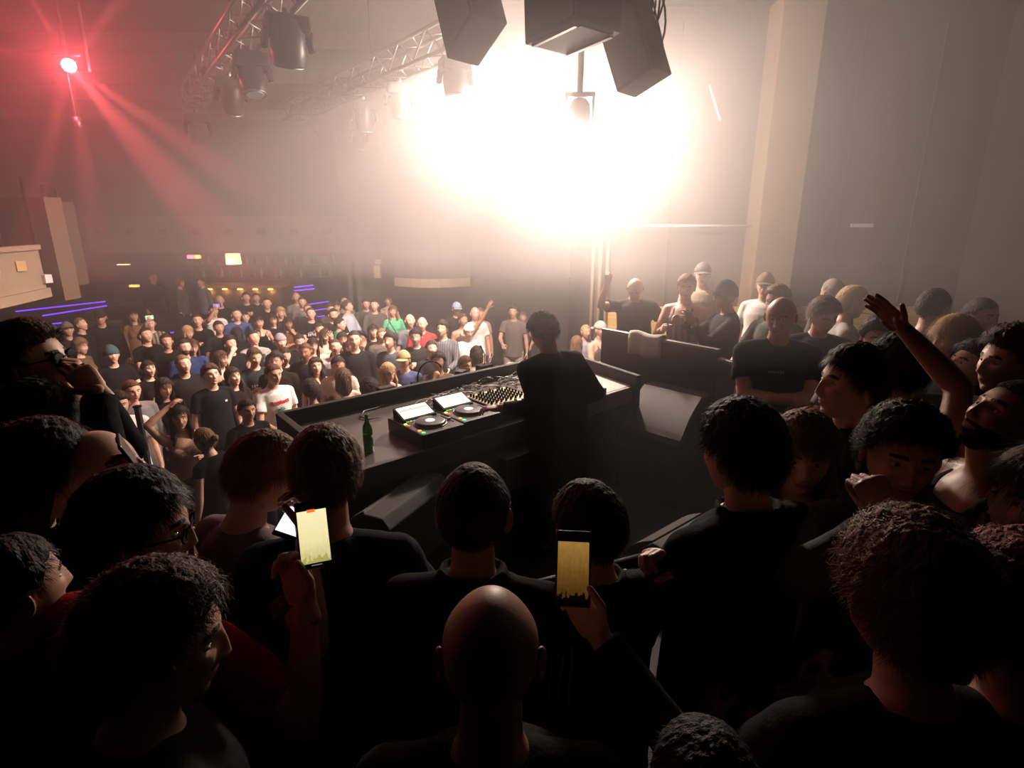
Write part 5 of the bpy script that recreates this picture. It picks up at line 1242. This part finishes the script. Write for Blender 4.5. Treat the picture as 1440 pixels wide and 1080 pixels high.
who(622,450).shirt.material_slots[0].material=plaid('striped_fabric',(.12,.12,.13),(.05,.055,.065),9)
who(209,444).shirt.material_slots[0].material=plaid('striped_jumper',(.25,.19,.14),(.05,.04,.03),5)
# ---------------------------------------------------------------- haze and lights
m=bpy.data.materials.new('haze'); m.use_nodes=True; nt=m.node_tree; nt.nodes.clear()
out=nt.nodes.new('ShaderNodeOutputMaterial'); v=nt.nodes.new('ShaderNodeVolumeScatter'); v.inputs['Density'].default_value=HZ; v.inputs['Anisotropy'].default_value=HG
v.inputs['Color'].default_value=(1,.90,.88,1); nt.links.new(v.outputs[0],out.inputs['Volume'])
hz=obj('haze',bx((X0+.05,2.4,.02),(X1-.05,19.25,6.45)),m)
mu=m.copy(); mu.name='haze_upper'; mu.node_tree.nodes['Volume Scatter'].inputs['Density'].default_value=HU
h2=obj('haze_layer',bx((X0+.06,2.45,2.75),(X1-.06,16.1,6.44)),mu); tag(h2,'denser layer of smoke haze hanging in the upper half of the hall','haze',kind='stuff'); tag(hz,'thin warm smoke haze filling the whole hall beyond the near crowd','haze',kind='stuff')
LP=at_t(803,192,7.3)
KC=(1,.755,.63)
light('key_lamp','POINT',LP+Vector((-.03,-.42,-.02)),KEY,KC,shadow_soft_size=.16)
s_=light('added_crowd_spot','SPOT',at_t(700,70,6.9),CROWDL,KC,shadow_soft_size=.1,spot_size=math.radians(95),spot_blend=.7); aim(s_,(-4.5,9.5,1.2))  # added spot with no visible fixture, brightens the dance floor crowd
# drifting smoke around the lamp
m=bpy.data.materials.new('smoke'); m.use_nodes=True; nt=m.node_tree; nt.nodes.clear(); N_=nt.nodes.new; K_=nt.links.new
out=N_('ShaderNodeOutputMaterial'); v=N_('ShaderNodeVolumeScatter'); v.inputs['Anisotropy'].default_value=.35; v.inputs['Color'].default_value=(1,.95,.92,1); K_(v.outputs[0],out.inputs['Volume'])
tc=N_('ShaderNodeTexCoord'); ln=N_('ShaderNodeVectorMath'); ln.operation='LENGTH'; K_(tc.outputs['Object'],ln.inputs[0])
mr=N_('ShaderNodeMapRange'); mr.interpolation_type='SMOOTHERSTEP'; mr.inputs['From Min'].default_value=0; mr.inputs['From Max'].default_value=1; mr.inputs['To Min'].default_value=1; mr.inputs['To Max'].default_value=0; K_(ln.outputs['Value'],mr.inputs['Value'])
nz=N_('ShaderNodeTexNoise'); nz.inputs['Scale'].default_value=2.2; nz.inputs['Detail'].default_value=2; K_(tc.outputs['Object'],nz.inputs['Vector'])
ma=N_('ShaderNodeMath'); ma.operation='MULTIPLY_ADD'; ma.inputs[1].default_value=1.4; ma.inputs[2].default_value=-.2; K_(nz.outputs['Fac'],ma.inputs[0])
mm=N_('ShaderNodeMath'); mm.operation='MULTIPLY'; K_(mr.outputs[0],mm.inputs[0]); K_(ma.outputs[0],mm.inputs[1])
m2=N_('ShaderNodeMath'); m2.operation='MULTIPLY'; m2.inputs[1].default_value=SMK; m2.use_clamp=False; K_(mm.outputs[0],m2.inputs[0]); K_(m2.outputs[0],v.inputs['Density'])
g=ell((0,0,0),(1,1,1),4); sm=obj('smoke_cloud',g,m); sm.location=LP+Vector((.75,-.3,.0)); sm.scale=(4.2,2.3,2.3)
tag(sm,'drifting cloud of smoke around the blinding stage lamp','smoke',kind='stuff')
t=thing('blinding_stage_lamp','blinding white stage lamp glaring toward the camera','stage light',LP)
ld=(Vector((0,0,CZ))-LP).normalized(); hh=obj('lamp_housing',loft([(0,0,.16),(0,0,.06),(0,0,-.05)],[.10,.19,.20],20,'flat'),M_black,t,smooth=True); hh.rotation_euler=ld.to_track_quat('-Z','Y').to_euler()
obj('lamp_face',loft([(0,0,-.052),(0,0,-.07)],[.185,.17],20,'flat'),mat('lamp_white',(1,.9,.8),.5,emit=(1,.86,.72),es=60),hh,smooth=True)
obj('yoke',tube([(-.28,0,.0),(-.28,0,.36),(.28,0,.36),(.28,0,0)],.025,8),M_black,t); obj('pole',tube([(0,0,.36),(0,0,6.45-LP.z)],.025,8),M_black,t)
rl=light('red_lamp','POINT',RL+cd*.2,RED,(1,.07,.10),shadow_soft_size=.1)
for (tx,ty,sz,e) in ((40,-10,7,1),(-60,55,8,.8),(215,-60,9,.6),(40,330,9,.5),(330,250,8,.55),(200,210,12,.5),(135,330,9,.4)):
    q=RL+(at_t(tx,ty,6.4)-RL).normalized()
    s_=light('red_beam','SPOT',RL+cd*.12,RED*25*e,(1,.10,.12),shadow_soft_size=.03,spot_size=math.radians(sz),spot_blend=.6); aim(s_,q)
# dim red spill on the near crowd from behind, cool/blue lift on the steps
s_=light('red_spill','SPOT',Vector((-1.6,-1.8,4.6)),4,(1,.05,.03),shadow_soft_size=.15,spot_size=math.radians(34),spot_blend=.7); aim(s_,at_t(400,930,1.0))
light('step_glow','AREA',Vector((-11,10.8,1.9)),8,(.22,.08,1),size=1.5)
w=bpy.data.worlds.new('world'); w.use_nodes=True; w.node_tree.nodes['Background'].inputs[0].default_value=(0,0,0,1); sc.world=w
